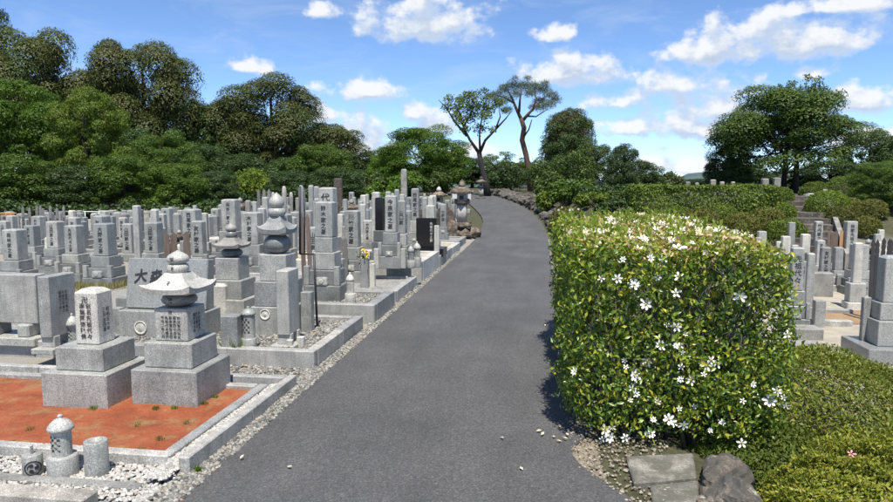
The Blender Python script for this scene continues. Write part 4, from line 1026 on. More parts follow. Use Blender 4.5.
# ------------------------------------------------------------------ trees
def tree_base(px, d): q = aty(px, 200, d); return Vector((q.x, d, g(q.x, d)))
def crown_leaves(rng, C, Rr, n, size, flat=.85, up=.25, shell=.5, jit=.42):
    """leaves spread through clumps: C centres (k,3), Rr radii (k,)"""
    w = Rr ** 2; idx = rng.choice(len(C), n, p=w / w.sum()); u = rng.normal(size=(n, 3)); u[:, 2] += up; u = unit(u)
    rad = Rr[idx] * (shell + (1 - shell) * np.sqrt(rng.uniform(0, 1, n))) * rng.uniform(.85, 1.12, n)
    P = C[idx] + u * rad[:, None] * np.array([1, 1, flat]); N = u + rng.normal(size=(n, 3)) * jit; N[:, 2] += .35
    L = size * rng.uniform(.6, 1.3, n); return P, N, L
CROWN = {}
def crown_proto(style, var, dens):
    """unit crown: radius 1, ground at z 0, top at z 2; leaves gathered in lobes. Shared by the trees of that habit"""
    key = (style, var, dens)
    if key in CROWN: return CROWN[key]
    rng = np.random.RandomState(hash((len(style), ord(style[0]), var)) % 100000 + 17 * var)
    prm = dict(dome=(72, .27, 74000, .031, .72, .80, .26), skirt=(140, .20, 75000, .031, .75, .55, .38), airy=(120, .19, 50000, .036, .55, .4, .5), thin=(34, .17, 5200, .045, .7, .2, .7))[style]
    k, cr, n, size, flat, shell, jit = prm; n = int(n * dens); size /= dens ** .5
    u = rand_unit(rng, k * 3); lowz = {'dome': -.85, 'skirt': -.95, 'airy': -.75, 'thin': -.4}[style]; u = u[u[:, 2] > lowz][:k]; k = len(u)
    rad = rng.uniform(.66, .84, (k, 1)); rad[: k // 4] *= rng.uniform(.3, .75, (k // 4, 1)); C = u * rad
    if style in ('skirt', 'airy'):
        low_ = u[:, 2] < 0; xy = unit(np.stack([u[:, 0], u[:, 1], 0 * u[:, 0]], 1)); C[low_, :2] = (xy[:, :2] * rng.uniform(.45, .85, (k, 1)))[low_]
    zc, zr = {'dome': (1.06, .94), 'skirt': (.98, 1.02), 'airy': (1.1, .9), 'thin': (1.3, .7)}[style]
    C = C * np.array([1, 1, zr]) + np.array([0, 0, zc]); Rr = cr * rng.uniform(.6, 1.35, k); Rr[: k // 6] *= .6
    C[:, 2] = np.clip(C[:, 2], Rr * .5, 2 - Rr * flat)
    P, N, L = crown_leaves(rng, C, Rr, n, size, flat, .95 if style == 'dome' else .55, shell, jit)
    me = leaf_mesh('crown', P, N, L, L * .62, rng, 0, False, .12); me.materials.append(MATS['leaf_green'])
    CROWN[key] = (me, C); return CROWN[key]
def broadleaf(px, top, hw, d, mat, label, seed, n=14000, size=.24, nclump=34, bark_='bark_dark', low=.05, group=None, name='broadleaf_tree', cr=.30, extra=None, squash=1.0, trunk_r=None, style=None):
    rng = np.random.RandomState(seed); b = tree_base(px, d); s = mpp((b.x, d, 3)); H = aty(px, top, d).z - b.z; rx = hw * s
    style = style or ('thin' if n < 3000 else ('dome' if mat == 'leaf_olive' else ('airy' if mat in ('leaf_bright', 'leaf_cherry') else 'skirt')))
    full = n >= 11000 or style == 'thin'; me, C = crown_proto(style, seed % 2 if full else 0, 1.0 if full else .5)
    e = empty(name, b); tag(e, label, 'tree', group); rz = rng.uniform(0, 6.28); rot = Matrix.Rotation(rz, 3, 'Z')
    def crown(m_, sc_, z):
        o = link('crown', me, None, e, (0, 0, z), (0, 0, rz)); o.scale = (rx * sc_, rx * sc_, H / 2 * sc_); o.material_slots[0].link = 'OBJECT'; o.material_slots[0].material = MATS[m_]
    crown(mat, 1.0, 0)
    if extra: crown(extra, .72, H * .27)
    W = [tuple(rot @ Vector((c[0] * rx, c[1] * rx, c[2] * H / 2))) for c in C]
    tr = trunk_r or max(.12, H * .02); cz = H * .55; lean = rng.uniform(-.03, .03, 2) * H; tp = (lean[0], lean[1], cz)
    tb = [([(0, 0, -.1), (lean[0] * .3, lean[1] * .3, cz * .4), tp, (lean[0] * 1.2, lean[1] * 1.2, H * .85)], [tr * 1.35, tr, tr * .7, tr * .18])]
    for i in rng.choice(len(W), min(len(W), 22), replace=False):
        t = rng.uniform(.3, .95); a_ = np.array(tp) * t; c = np.array(W[i]); m_ = (a_ + c) / 2 + np.array([0, 0, -.06 * rx]); tb.append(([tuple(a_), tuple(m_), tuple(c)], [tr * .42, tr * .28, tr * .08]))
    link('trunk', tubes_me(tb, 7), bark_, e); return e
broadleaf(38, 22, 62, 43, 'leaf_olive', 'large olive-brown evergreen with domed crown above the bright green tree', 1, 17000, .30, 46)
broadleaf(-30, 40, 50, 42, 'leaf_olive', 'olive-brown evergreen cut by the wood edge beside the tall thin-topped tree', 2, 9000, .30, 30)
broadleaf(6, -12, 24, 50, 'leaf_dark', 'tall thin-topped tree rising above the olive-brown evergreens', 3, 2600, .26, 18, low=.5, cr=.28)
broadleaf(145, 29, 60, 47, 'leaf_olive', 'tallest domed evergreen of the wood with olive-brown clumps', 4, 19000, .30, 52)
broadleaf(100, 60, 48, 49, 'leaf_olive', 'olive evergreen between the two tallest domed crowns', 41, 9000, .30, 30)
broadleaf(272, 72, 60, 52, 'leaf_olive', 'broad domed dark evergreen standing right of the tallest tree', 5, 18000, .31, 50)
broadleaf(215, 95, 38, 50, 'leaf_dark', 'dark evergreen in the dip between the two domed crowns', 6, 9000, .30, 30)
broadleaf(328, 118, 40, 56, 'leaf_olive', 'sloping-shouldered evergreen at the end of the wood', 7, 9000, .31, 30)
broadleaf(362, 148, 36, 60, 'leaf_olive', 'low olive evergreen tailing off the wood', 8, 7000, .32, 26)
broadleaf(12, 70, 62, 33, 'leaf_maple', 'wide mid-green tree with drooping sprays at the cemetery edge', 9, 24000, bark_='bark_grey', style='airy')
broadleaf(94, 84, 42, 30.5, 'leaf_bright', 'bright yellow-green tree before the olive evergreens', 10, 15000, .19, 44, low=.2)
broadleaf(165, 128, 42, 36, 'leaf_green', 'green rounded tree below the tallest evergreen', 11, 12000, .20, 36, low=.12)
broadleaf(205, 140, 34, 40, 'leaf_dark', 'dark green tree behind the rounded green one', 12, 9000, .22, 30, low=.1)
broadleaf(128, 120, 36, 38, 'leaf_dark', 'dark green tree shaded by the bright yellow-green one', 42, 9000, .22, 30, low=.1)
broadleaf(240, 150, 36, 44, 'leaf_dark', 'dark low tree behind the small lime-green bush', 13, 8000, .24, 28, low=.08)
broadleaf(290, 155, 34, 47, 'leaf_dark', 'dark tree at the foot of the broad domed evergreen', 14, 8000, .24, 28, low=.08)
broadleaf(322, 140, 34, 46, 'leaf_green', 'feathery green bamboo-like tree before the domed evergreen', 15, 9000, .22, 26, low=.1, cr=.34)
broadleaf(366, 168, 28, 48, 'leaf_dark', 'low dark tree between bamboo-like tree and green maple', 16, 6000, .24, 22, low=.05)
broadleaf(425, 122, 52, 44, 'leaf_maple', 'spreading fresh green maple behind the stone lanterns', 17, 16000, .20, 52, low=.15, cr=.24)
broadleaf(388, 150, 26, 46, 'leaf_maple', 'smaller fresh green maple left of the spreading one', 18, 6000, .20, 26, low=.1)
broadleaf(505, 150, 30, 48, 'leaf_cherry', 'thin pale green sapling between cherry and pine', 19, 1800, .18, 16, low=.2, cr=.26)
broadleaf(567, 104, 34, 42, 'leaf_dark', 'dark green tree with a russet tinge right of the pine', 20, 12000, extra='leaf_russet')
broadleaf(593, 140, 24, 36, 'leaf_shrub', 'mid-green tree beside the russet-topped tree', 22, 6000, .16, 24, low=.1)
broadleaf(622, 140, 20, 27, 'leaf_dark', 'small pointed dark evergreen above the round bushes', 23, 5000, .12, 26, low=.1)
broadleaf(640, 158, 26, 28, 'leaf_dark', 'spreading small dark evergreen left of the long hedge', 24, 7000, .13, 30, low=.05)
broadleaf(783, 82, 76, 37, 'leaf_shrub', 'large broad tree with open crown above the stone stair', 25, 21000, style='dome')
broadleaf(795, 64, 40, 36.6, 'leaf_shrub', 'thin upright tree poking above the broad open-crowned tree', 26, 2600, .18, 22, low=.45, cr=.26)
broadleaf(728, 140, 26, 38, 'leaf_dark', 'smaller dark tree leaning from the broad open-crowned tree', 27, 5000, .18, 24, low=.15)
broadleaf(866, 126, 34, 48, 'leaf_dark', 'dark tree right of the broad open-crowned tree', 28, 7000, .22, 28, low=.1)
broadleaf(905, 132, 34, 46, 'leaf_dark', 'dark tree at the right-hand end of the terrace', 29, 7000, .22, 28, low=.1)
broadleaf(880, 158, 30, 23, 'leaf_green', 'dense green conifer-like tree beside the round azaleas', 30, 14000, .11, 40, low=.0, cr=.26)
broadleaf(905, 165, 26, 21, 'leaf_green', 'dense green tree behind the dark wooden tablets', 31, 8000, .11, 28, low=.0)
for k, (px, top, hw, d) in enumerate(((700, 172, 26, 52), (740, 160, 28, 50), (830, 158, 34, 46), (790, 168, 30, 48))): broadleaf(px, top + (6 if px < 720 else 0), hw, d, 'leaf_dark', 'low dark tree along the terrace skyline', 50 + k, 5000, .24, 22, low=.05, group='low dark trees of the terrace skyline')

for k, (px, top, hw, d, m_, lb) in enumerate(((70, 70, 46, 58, 'leaf_dark', 'dark tree closing the gap behind the wide mid-green tree'), (185, 92, 46, 60, 'leaf_dark', 'dark tree closing the gap under the tallest domed evergreen'), (240, 118, 44, 58, 'leaf_dark', 'dark tree behind the dip between domed crowns'), (305, 128, 46, 62, 'leaf_dark', 'dark tree closing the gap under the broad domed evergreen'), (355, 160, 40, 64, 'leaf_dark', 'dark tree closing the end of the wood'), (472, 156, 36, 52, 'leaf_dark', 'dark green tree behind the cherry trunk'), (515, 160, 34, 54, 'leaf_green', 'green tree behind the pine trunk'), (445, 150, 34, 54, 'leaf_green', 'green tree behind the spreading maple'))):
    broadleaf(px, top, hw, d, m_, lb, 430 + k, 9000)
# cherry and pine, traced limb by limb at their own distance
def limb_tree(name, label, d, limbs, clumps, mat, bark_, seed, n, size, wd, depth, flat):
    rng = np.random.RandomState(seed); p0 = aty(*limbs[0][0][0][:2], d); b = Vector((p0.x, d, g(p0.x, d))); s = mpp((b.x, d, 3)); e = empty(name, b); tag(e, label, 'tree'); tb = []
    for pts in limbs:
        pth, rad = pts; o = rng.uniform(-1, 1) * depth; P = []
        for i, (x, y) in enumerate(pth):
            q = aty(x, y, d) - b; t = i / (len(pth) - 1); P.append((q.x, o * t if pth is not limbs[0][0] else 0, q.z))
        tb.append((P, [r_ * s * (.60 if 'pine' in name else .66) for r_ in rad]))
    tb[0][0][0] = (tb[0][0][0][0], 0, -.15)
    link('trunk', tubes_me(tb, 9), bark_, e); C, Rr = [], []
    for (x, y, r_) in clumps:
        q = aty(x, y, d) - b; C.append((q.x, rng.uniform(-1, 1) * depth, q.z)); Rr.append(r_ * s)
    P, N, L = crown_leaves(rng, np.array(C), np.array(Rr), n, size, flat, .3, .15, .9); link('crown', leaf_mesh('crown', P, N, L, L * wd, rng, 0, False), mat, e); return e
limb_tree('cherry_tree', 'old cherry tree with black forked trunk and sparse leaves', 36.5,
    [([(488, 197), (485, 180), (481, 165), (479, 152)], [6.2, 4.6, 4.0, 3.6]), ([(479, 153), (470, 140), (464, 128), (460, 114), (456, 104)], [2.8, 2, 1.5, 1, .4]), ([(480, 152), (485, 140), (496, 128), (505, 118), (511, 110)], [2.6, 2, 1.6, 1.1, .4]),
     ([(467, 136), (455, 122), (447, 108), (440, 101)], [2.2, 1.4, .9, .4]), ([(480, 150), (479, 135), (481, 118), (484, 102)], [1.9, 1.4, .9, .4]), ([(496, 128), (500, 116), (498, 106)], [1.6, 1, .4]), ([(464, 126), (471, 112), (474, 98)], [1.6, 1, .4])],
    [(456, 108, 9), (446, 106, 7), (463, 104, 9), (474, 98, 9), (480, 108, 10), (486, 118, 8), (470, 118, 9), (463, 122, 7), (495, 100, 6), (505, 112, 4), (478, 128, 8), (455, 116, 7), (487, 100, 7), (468, 96, 6), (492, 130, 5), (472, 108, 9), (450, 100, 6), (489, 108, 7), (459, 98, 6), (501, 104, 5), (484, 92, 5), (466, 130, 6)], 'leaf_cherry', 'bark_dark', 71, 4600, .12, .6, .9, .8)
limb_tree('pine_tree', 'tall red-barked pine with flat open crown', 39,
    [([(531, 190), (529, 172), (526, 155), (522, 140), (524, 128), (521, 118)], [6, 5, 4.6, 4.4, 4.2, 4]), ([(521, 119), (516, 108), (512, 98), (508, 90)], [3.2, 2.4, 1.8, .8]), ([(523, 120), (530, 112), (538, 104), (545, 96)], [3, 2.2, 1.5, .6]), ([(514, 103), (505, 98), (494, 95)], [1.8, 1.2, .5]),
     ([(519, 112), (520, 100), (522, 88)], [2.4, 1.6, .6]), ([(533, 110), (536, 98), (534, 88)], [1.7, 1.1, .5]), ([(526, 116), (536, 116), (548, 108)], [1.8, 1.2, .5]), ([(523, 138), (529, 130), (532, 121)], [1.6, 1.1, .8])],
    [(490, 99, 5), (556, 100, 6), (545, 84, 5), (502, 84, 5), (515, 79, 4), (528, 80, 4), (495, 96, 8), (503, 90, 8), (512, 85, 9), (522, 84, 9), (533, 86, 9), (543, 89, 9), (551, 96, 8), (549, 106, 8), (540, 100, 8), (506, 100, 8), (498, 104, 6), (516, 95, 7), (530, 96, 7), (541, 110, 6), (508, 110, 6), (534, 106, 6)], 'leaf_pine', 'bark_pine', 72, 12000, .22, .07, 1.3, .55)

# ------------------------------------------------------------------ shrubs, clipped azaleas and hedges
def shrub(px, top, hw, d, mat, label, seed, n=5000, size=.10, nclump=26, group=None, zb=None, cr=.34, base_py=None, name='shrub', cat='shrub', round_=False, depth=1.0):
    n = int(n * .78); size *= 1.08; rng = np.random.RandomState(seed)
    if round_:          # stand it where the bank makes it about as high as a clipped ball is wide
        d = 13.0
        while d < 27:
            q = aty(px, top, d)
            if q.z - g(q.x, d) <= 1.25 * hw * mpp(q) and q.x > road_r(d) + hw * mpp(q) * .8: break
            d += .15
    q = aty(px, top, d); b = Vector((q.x, d, g(q.x, d))); s = mpp(q); H = max(.3, q.z - b.z); rx = hw * s; e = empty(name, b); tag(e, label, cat, group)
    if round_:
        u = rng.normal(size=(n, 3)); u[:, 2] = np.abs(u[:, 2]) * 1.0 - .05; u = unit(u); sh = 1 - np.abs(rng.normal(0, .035, n)) + .03 * np.sin(u[:, 0] * 9 + seed) * np.sin(u[:, 1] * 8 + u[:, 2] * 7)
        pw = np.sign(u) * np.abs(u) ** .82; P = pw * sh[:, None] * np.array([rx, rx * depth, H * .97]); P[:, 2] += .02; N = u + rng.normal(size=(n, 3)) * .75
        L = size * rng.uniform(.6, 1.3, n); link('foliage', leaf_mesh('foliage', P, N, L, L * .45, rng, .8, False), mat, e)
    else:
        u = rand_unit(rng, nclump); C = u * rng.uniform(.4, .8, (nclump, 1)) * np.array([rx, rx * depth, H * .5]) + np.array([0, 0, H * .5]); Rr = rng.uniform(.7, 1.3, nclump) * cr * min(rx, H * .6); C[:, 2] = np.minimum(C[:, 2], H - Rr * .7)
        P, N, L = crown_leaves(rng, C, Rr, n, size); P[:, 2] = np.maximum(P[:, 2], .02); link('foliage', leaf_mesh('foliage', P, N, L, L * .55, rng, 0, False), mat, e)
    tb = [([(rng.uniform(-.06, .06), rng.uniform(-.06, .06), -.05), (rng.uniform(-.4, .4) * rx, rng.uniform(-.4, .4) * rx, H * .7)], [.022, .008]) for _ in range(6)]; link('stem', tubes_me(tb, 5), 'bark_grey', e); return e
# understorey of the wood; mostly dark leaf colour, painting in the shade there
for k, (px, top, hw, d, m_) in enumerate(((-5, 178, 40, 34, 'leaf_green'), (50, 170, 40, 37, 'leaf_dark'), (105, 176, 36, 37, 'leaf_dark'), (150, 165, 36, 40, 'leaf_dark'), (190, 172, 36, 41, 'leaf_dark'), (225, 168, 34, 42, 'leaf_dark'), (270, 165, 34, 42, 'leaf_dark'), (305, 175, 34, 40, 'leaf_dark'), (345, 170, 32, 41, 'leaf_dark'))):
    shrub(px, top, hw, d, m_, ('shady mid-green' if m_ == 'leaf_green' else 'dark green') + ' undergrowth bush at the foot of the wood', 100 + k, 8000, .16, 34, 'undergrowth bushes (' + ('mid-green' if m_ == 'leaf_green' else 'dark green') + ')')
for k, (px, top, hw, d, m_, lb) in enumerate(((15, 150, 50, 27, 'leaf_green', 'leafy low-branched tree at the wood edge behind the wooden tablets'), (72, 162, 40, 28, 'leaf_dark', 'dark low-branched tree behind the pipe fence'), (125, 150, 40, 29, 'leaf_green', 'green low-branched tree behind the slim dark gravestones'), (178, 160, 36, 30, 'leaf_green', 'green drooping tree behind the dome-topped gravestone'), (215, 168, 30, 32, 'leaf_dark', 'dark drooping tree behind the tallest blue-grey gravestone'), (292, 168, 30, 33, 'leaf_dark', 'dark drooping tree behind the egg-topped towers'), (335, 165, 32, 34, 'leaf_dark', 'dark drooping tree behind the brown upright monument'))):
    broadleaf(px, top, hw, d, m_, lb, 400 + k, 8000, .16, 40, low=.0, cr=.24, trunk_r=.1)
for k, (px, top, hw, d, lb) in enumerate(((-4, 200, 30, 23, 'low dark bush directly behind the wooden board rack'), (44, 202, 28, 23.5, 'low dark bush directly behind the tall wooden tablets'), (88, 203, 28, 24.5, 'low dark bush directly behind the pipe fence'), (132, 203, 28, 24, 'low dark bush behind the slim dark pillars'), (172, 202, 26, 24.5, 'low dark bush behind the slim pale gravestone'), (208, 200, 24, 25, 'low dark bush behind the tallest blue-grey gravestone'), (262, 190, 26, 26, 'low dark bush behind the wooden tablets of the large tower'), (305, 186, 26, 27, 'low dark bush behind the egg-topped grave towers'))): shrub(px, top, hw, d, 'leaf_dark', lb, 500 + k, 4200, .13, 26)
shrub(248, 163, 27, 36, 'leaf_bright', 'rounded lime-green bush at the foot of the dark wood', 120, 6000, .15, 30)
for k, (px, top, hw, d) in enumerate(((372, 172, 24, 36), (405, 172, 26, 37), (440, 168, 24, 38), (385, 182, 22, 32))): shrub(px, top, hw, d, 'leaf_maple' if k % 2 else 'leaf_shrub', 'bright leafy bush behind the last graves before the maple' if k % 2 else 'mid-green leafy bush behind the last graves before the maple', 130 + k, 4000, .15, 22, 'leafy bushes before the maple' + (' (bright)' if k % 2 else ' (mid)'))
for k, (px, top, hw, d, m_, lb) in enumerate(((512, 160, 24, 39, 'leaf_dark', 'dark bush between the cherry trunk and the pine trunk'), (545, 158, 22, 36, 'leaf_shrub', 'green bush at the foot of the red-barked pine'), (498, 170, 14, 40, 'leaf_shrub', 'small green bush behind the cherry trunk'),
        (555, 172, 24, 28, 'leaf_shrub', 'broad green bush above the roadside rocks'), (575, 149, 25, 30, 'leaf_shrub', 'high rounded green bush over the roadside bank'), (570, 178, 28, 25, 'leaf_green', 'leafy green bush just above the road bend'),
        (600, 184, 34, 23, 'leaf_dark', 'dark wide bush left of the long clipped hedge'), (640, 182, 26, 24, 'leaf_dark', 'dark bush at the end of the long clipped hedge'), (545, 190, 10, 26, 'leaf_bright', 'small yellow-green bush among roadside rocks'), (663, 170, 22, 31, 'leaf_olive', 'olive clipped bush on the terrace by the far gravestones'))):
    shrub(px, top, hw, d, m_, lb, 140 + k, 6500, .10, 32)
shrub(593, 192, 24, 21.5, 'leaf_bright', 'flat-topped yellow-green bush in front of the dark wide bush', 155, 4500, .08, 24)
shrub(618, 196, 26, 20.5, 'leaf_dark', 'dark low bush with bare stems in front of the long hedge end', 156, 4500, .08, 24)
# clipped balls
balls = [(568, 207, 19, 15.5, 'leaf_azalea_brown', 'rounded brown-green azalea with white blossom at the road edge'), (577, 218, 15, 13.5, 'leaf_azalea_brown', 'low brown-green azalea before the white-blossomed one'),
         (700, 209, 21, 17.2, 'leaf_azalea_brown', 'low wide brownish azalea below the long hedge'), (742, 213, 19, 17.0, 'leaf_azalea_brown', 'brownish azalea below the long hedge end'), (768, 208, 17, 18.0, 'leaf_azalea_brown', 'brownish azalea left of the stone stair foot'),
         (787, 219, 19, 16.8, 'leaf_azalea_green', 'large round green azalea at the foot of the stone stair'), (782, 203, 13, 18.8, 'leaf_azalea_green', 'round green azalea halfway up left of the stone stair'), (781, 188, 12, 20.6, 'leaf_azalea_green', 'round green azalea at the top left of the stone stair'),
         (828, 191, 20, 20.2, 'leaf_bright', 'bright green loose azalea right of the stair top'), (815, 182, 14, 22.4, 'leaf_azalea_green', 'flat round azalea behind the stair top'), (845, 176, 18, 22.0, 'leaf_azalea_green', 'tall clipped azalea on the terrace right of the stair'), (850, 199, 13, 19.6, 'leaf_azalea_brown', 'brown small azalea between the two larger ones'),
         (845, 206, 17, 17.6, 'leaf_azalea_brown', 'round brown azalea above the wooden boards'), (866, 217, 14, 16.8, 'leaf_azalea_brown', 'brown azalea behind the tall blue-grey gravestone'), (655, 212, 16, 16.6, 'leaf_azalea_green', 'small green azalea before the long hedge'),
         (722, 205, 16, 19.0, 'leaf_azalea_green', 'green azalea pressed against the long hedge'), (757, 198, 13, 19.6, 'leaf_azalea_green', 'green azalea at the right end of the long hedge'), (678, 207, 15, 18.4, 'leaf_azalea_green', 'low green azalea under the middle of the long hedge'), (770, 222, 12, 16.2, 'leaf_azalea_brown', 'small brown azalea before the large round green one'), (872, 200, 14, 18.6, 'leaf_azalea_brown', 'brown azalea under the dense green conifer-like tree'), (862, 186, 12, 20.5, 'leaf_azalea_green', 'green azalea beside the tall clipped terrace azalea')]
for k, (px, top, hw, d, m_, lb) in enumerate(balls): shrub(px, top, hw, d, m_, lb, 170 + k, 7000, .055, group=None, name='azalea_bush', cat='azalea', round_=True)
def hedge_strip(px0, px1, top, d, h, dep, mat, label, seed, n, size):
    rng = np.random.RandomState(seed); a, b = aty(px0, top, d), aty(px1, top, d); W = b.x - a.x; zt = a.z; z0 = g((a.x + b.x) / 2, d - dep / 2) - .1; h = max(h, zt - z0); e = empty('hedge', ((a.x + b.x) / 2, d, zt - h)); tag(e, label, 'hedge')
    A = np.array([W * h, W * dep, dep * h, dep * h]); f = rng.choice(4, n, p=A / A.sum()); u, v = rng.uniform(-.5, .5, n), rng.uniform(0, 1, n); P = np.zeros((n, 3)); N = np.zeros((n, 3)); t = -np.abs(rng.normal(0, .05, n))
    bump_ = .05 * np.sin(u * W * 2.1 + seed) + .04 * np.sin(u * W * 5 + v * 4)
    m = f == 0; P[m] = np.stack([u * W, -dep / 2 - t - bump_, v * h], 1)[m]; N[m] = (0, -1, .2)
    m = f == 1; P[m] = np.stack([u * W, (v - .5) * dep, h + t + bump_ * .5], 1)[m]; N[m] = (0, 0, 1)
    for q, sg in ((2, -1), (3, 1)): m = f == q; P[m] = np.stack([sg * (W / 2 + t), u * dep, v * h], 1)[m]; N[m] = (sg, 0, .2)
    N += rng.normal(size=(n, 3)) * .6; L = size * rng.uniform(.6, 1.3, n); link('foliage', leaf_mesh('foliage', P, N, L, L * .55, rng, .3, False), mat, e)
    tb = [([(x, 0, -.05), (x + rng.uniform(-.1, .1), 0, h * .8)], [.03, .012]) for x in np.arange(-W / 2 + .2, W / 2, .5)]; link('stem', tubes_me(tb, 5), 'bark_grey', e)
hedge_strip(628, 772, 186, 20.6, 1.1, 1.0, 'leaf_azalea_green', 'long flat-topped clipped hedge along the upper bank', 200, 22000, .075)
hedge_strip(580, 632, 192, 22.5, 1.0, .9, 'leaf_shrub', 'short clipped hedge continuing left of the long one', 201, 8000, .075)

# ------------------------------------------------------------------ the flowering gardenia hedge at the roadside
HX0, HX1, HY0, HY1, HT, HB = 0.19, 1.49, 4.0, 7.2, 1.27, 0.08
HZ = road_z(5)
def hedge_round(P):
    """round the box edges: squeeze the section towards a superellipse, bulge the flanks, pull the foot in"""
    cx, hx = (HX0 + HX1) / 2, (HX1 - HX0) / 2; cy, hy = (HY0 + HY1) / 2, (HY1 - HY0) / 2
    z = P[:, 2]; zt = np.clip((z - .95) / (HT - .95), 0, 1.2); q = 1 - .05 * zt ** 3 - .17 * np.clip((.6 - z) / .6, 0, 1) ** 1.3
    u = (P[:, 0] - cx) / hx; v = (P[:, 1] - cy) / hy
    fx = 1 - .07 * np.clip((np.abs(v) - .90) / .10, 0, 1) ** 2
    fy = 1 - .018 * np.clip((np.abs(u) - .5) / .5, 0, 1) ** 2
    bulge = .035 * np.sin(P[:, 1] * 3.1 + 1) + .03 * np.sin(P[:, 1] * 7.3 + z * 5) + .02 * np.sin(P[:, 0] * 9 + z * 4)
    X = cx + u * hx * np.where(u < 0, q, 1 - .35 * (1 - q)) * fx + np.sign(u) * np.abs(u) * bulge; Y = cy + v * (hy - .35 * (1 - q)) * fy + bulge * .5
    Z = z - .045 * np.clip((np.abs(u) - .7) / .3, 0, 1) ** 2 * zt - .05 * np.clip((np.abs(v) - .93) / .07, 0, 1) * zt + .03 * np.sin(P[:, 0] * 7 + P[:, 1] * 3) * zt
    Z -= .02 * np.clip((u - .2) / .8, 0, 1) * zt
    return np.stack([X, Y, Z], 1)
def hedge_pts(rng, n, faces, depth=.07):
    W, D, H = HX1 - HX0, HY1 - HY0, HT - HB; A = {'front': W * H, 'back': W * H, 'left': D * H, 'right': D * H, 'top': W * D}
    w = np.array([A[f] for f in faces]); f = rng.choice(len(faces), n, p=w / w.sum()); a, b = rng.uniform(0, 1, n), rng.uniform(0, 1, n); t = np.abs(rng.normal(0, depth, n)) - .02
    P = np.zeros((n, 3)); N = np.zeros((n, 3))
    for i, k in enumerate(faces):
        m = f == i
        if k == 'front': P[m] = np.stack([HX0 + a * W, HY0 + t, HB + b * H], 1)[m]; N[m] = (0, -1, .25)
        if k == 'back': P[m] = np.stack([HX0 + a * W, HY1 - t, HB + b * H], 1)[m]; N[m] = (0, 1, .25)
        if k == 'left': P[m] = np.stack([HX0 + t, HY0 + a * D, HB + b * H], 1)[m]; N[m] = (-1, 0, .25)
        if k == 'right': P[m] = np.stack([HX1 - t, HY0 + a * D, HB + b * H], 1)[m]; N[m] = (1, 0, .25)
        if k == 'top': P[m] = np.stack([HX0 + a * W, HY0 + b * D, HT - t], 1)[m]; N[m] = (0, 0, 1)
    return hedge_round(P), N
rng = np.random.RandomState(5)
hedge = empty('gardenia_hedge', ((HX0 + HX1) / 2, 6.2, HZ)); tag(hedge, 'clipped gardenia hedge covered in white flowers beside the road', 'hedge')
HO = np.array(hedge.location)
P, N = hedge_pts(rng, 48000, ['front', 'left', 'right', 'back'])
bare = (np.hypot((P[:, 0] - 1.12) / .30, (P[:, 2] - .95) / .28) < 1) & (P[:, 1] < 4.6) & (rng.uniform(0, 1, len(P)) < .62)
thin = (np.sin(P[:, 0] * 13 + P[:, 1] * 5 + 2) * np.sin(P[:, 2] * 15 + P[:, 1] * 9 + 1) + .5 * np.sin(P[:, 0] * 31 + P[:, 2] * 27 + P[:, 1] * 23) < -.35) & (rng.uniform(0, 1, len(P)) < .55)
bare |= thin
P, N = P[~bare], N[~bare]
P[:, 2] += HZ; N = N + rng.normal(size=N.shape) * .75; L = .017 + .034 * rng.uniform(0, 1, len(P)) ** 1.4
link('foliage', leaf_mesh('foliage', P - HO, N, L, L * .46, rng, .5, True, .18, .12), 'leaf_hedge', hedge)
# sprays standing proud of the clipped face, in tufts of leaves
P, N = hedge_pts(rng, 900, ['front', 'left', 'right'], .01); P[:, 2] += HZ; Q = np.repeat(P + unit(N) * .015, 9, 0) + rng.normal(size=(8100, 3)) * .018; M = np.repeat(N, 9, 0) * .8 + rng.normal(size=(8100, 3)); L = rng.uniform(.024, .05, 8100)
link('foliage', leaf_mesh('foliage', Q - HO, M, L, L * .42, rng, .6, True, .2, .15), 'leaf_hedge', hedge)
P, N = hedge_pts(rng, 17000, ['top'], .05); P[:, 2] += HZ; N = N + rng.normal(size=N.shape) * .8; L = rng.uniform(.025, .055, len(P)); pk = (P[:, 0] - HX0) * .9 + rng.normal(0, .25, len(P)) - (P[:, 1] - 5.6) * .12 > .12
link('foliage', leaf_mesh('foliage', (P - HO)[pk], N[pk], L[pk], L[pk] * .45, rng, .6, True, .15), 'leaf_hedge_top', hedge); link('foliage', leaf_mesh('foliage', (P - HO)[~pk], N[~pk], L[~pk], L[~pk] * .45, rng, .6, True, .15), 'leaf_hedge_lime', hedge)
# young upright shoots on the top
P, N = hedge_pts(rng, 160, ['top'], .01); P[:, 2] += HZ; Q = np.repeat(P, 6, 0); Q[:, 2] += rng.uniform(0, .07, len(Q)); M = rng.normal(size=(len(Q), 3)); M[:, 2] *= .4
link('foliage', leaf_mesh('foliage', Q - HO, M, .045, .018, rng, 1.6, True, .2), 'leaf_hedge_lime', hedge)
tb = []
for k in range(60):
    x, y = rng.uniform(HX0 + .2, HX1 - .2), rng.uniform(HY0 + .2, HY1 - .2)
    if k < 26: y = HY0 + rng.uniform(.12, .35)
    a = np.array([x, y, -.05]) ; m_ = a + np.array([rng.uniform(-.12, .12), rng.uniform(-.08, .08), .5]); t = m_ + np.array([rng.uniform(-.2, .2), rng.uniform(-.1, .1), .55]); o_ = HO - np.array([0, 0, HZ]); tb.append(([tuple(a - o_), tuple(m_ - o_), tuple(t - o_)], [.014, .010, .004]))
for k in range(150):        # bare twigs where the clipped face has thinned
    x, z = rng.normal(1.12, .17), rng.normal(.92, .16); y = HY0 + rng.uniform(.0, .08); q = np.array([x, y, z]) - HO + np.array([0, 0, HZ]); tb.append(([tuple(q), tuple(q + np.array([rng.uniform(-.07, .07), rng.uniform(-.04, .01), rng.uniform(.02, .10)]))], [.0035, .0015]))
link('stem', tubes_me(tb, 5), 'bark_grey', hedge)
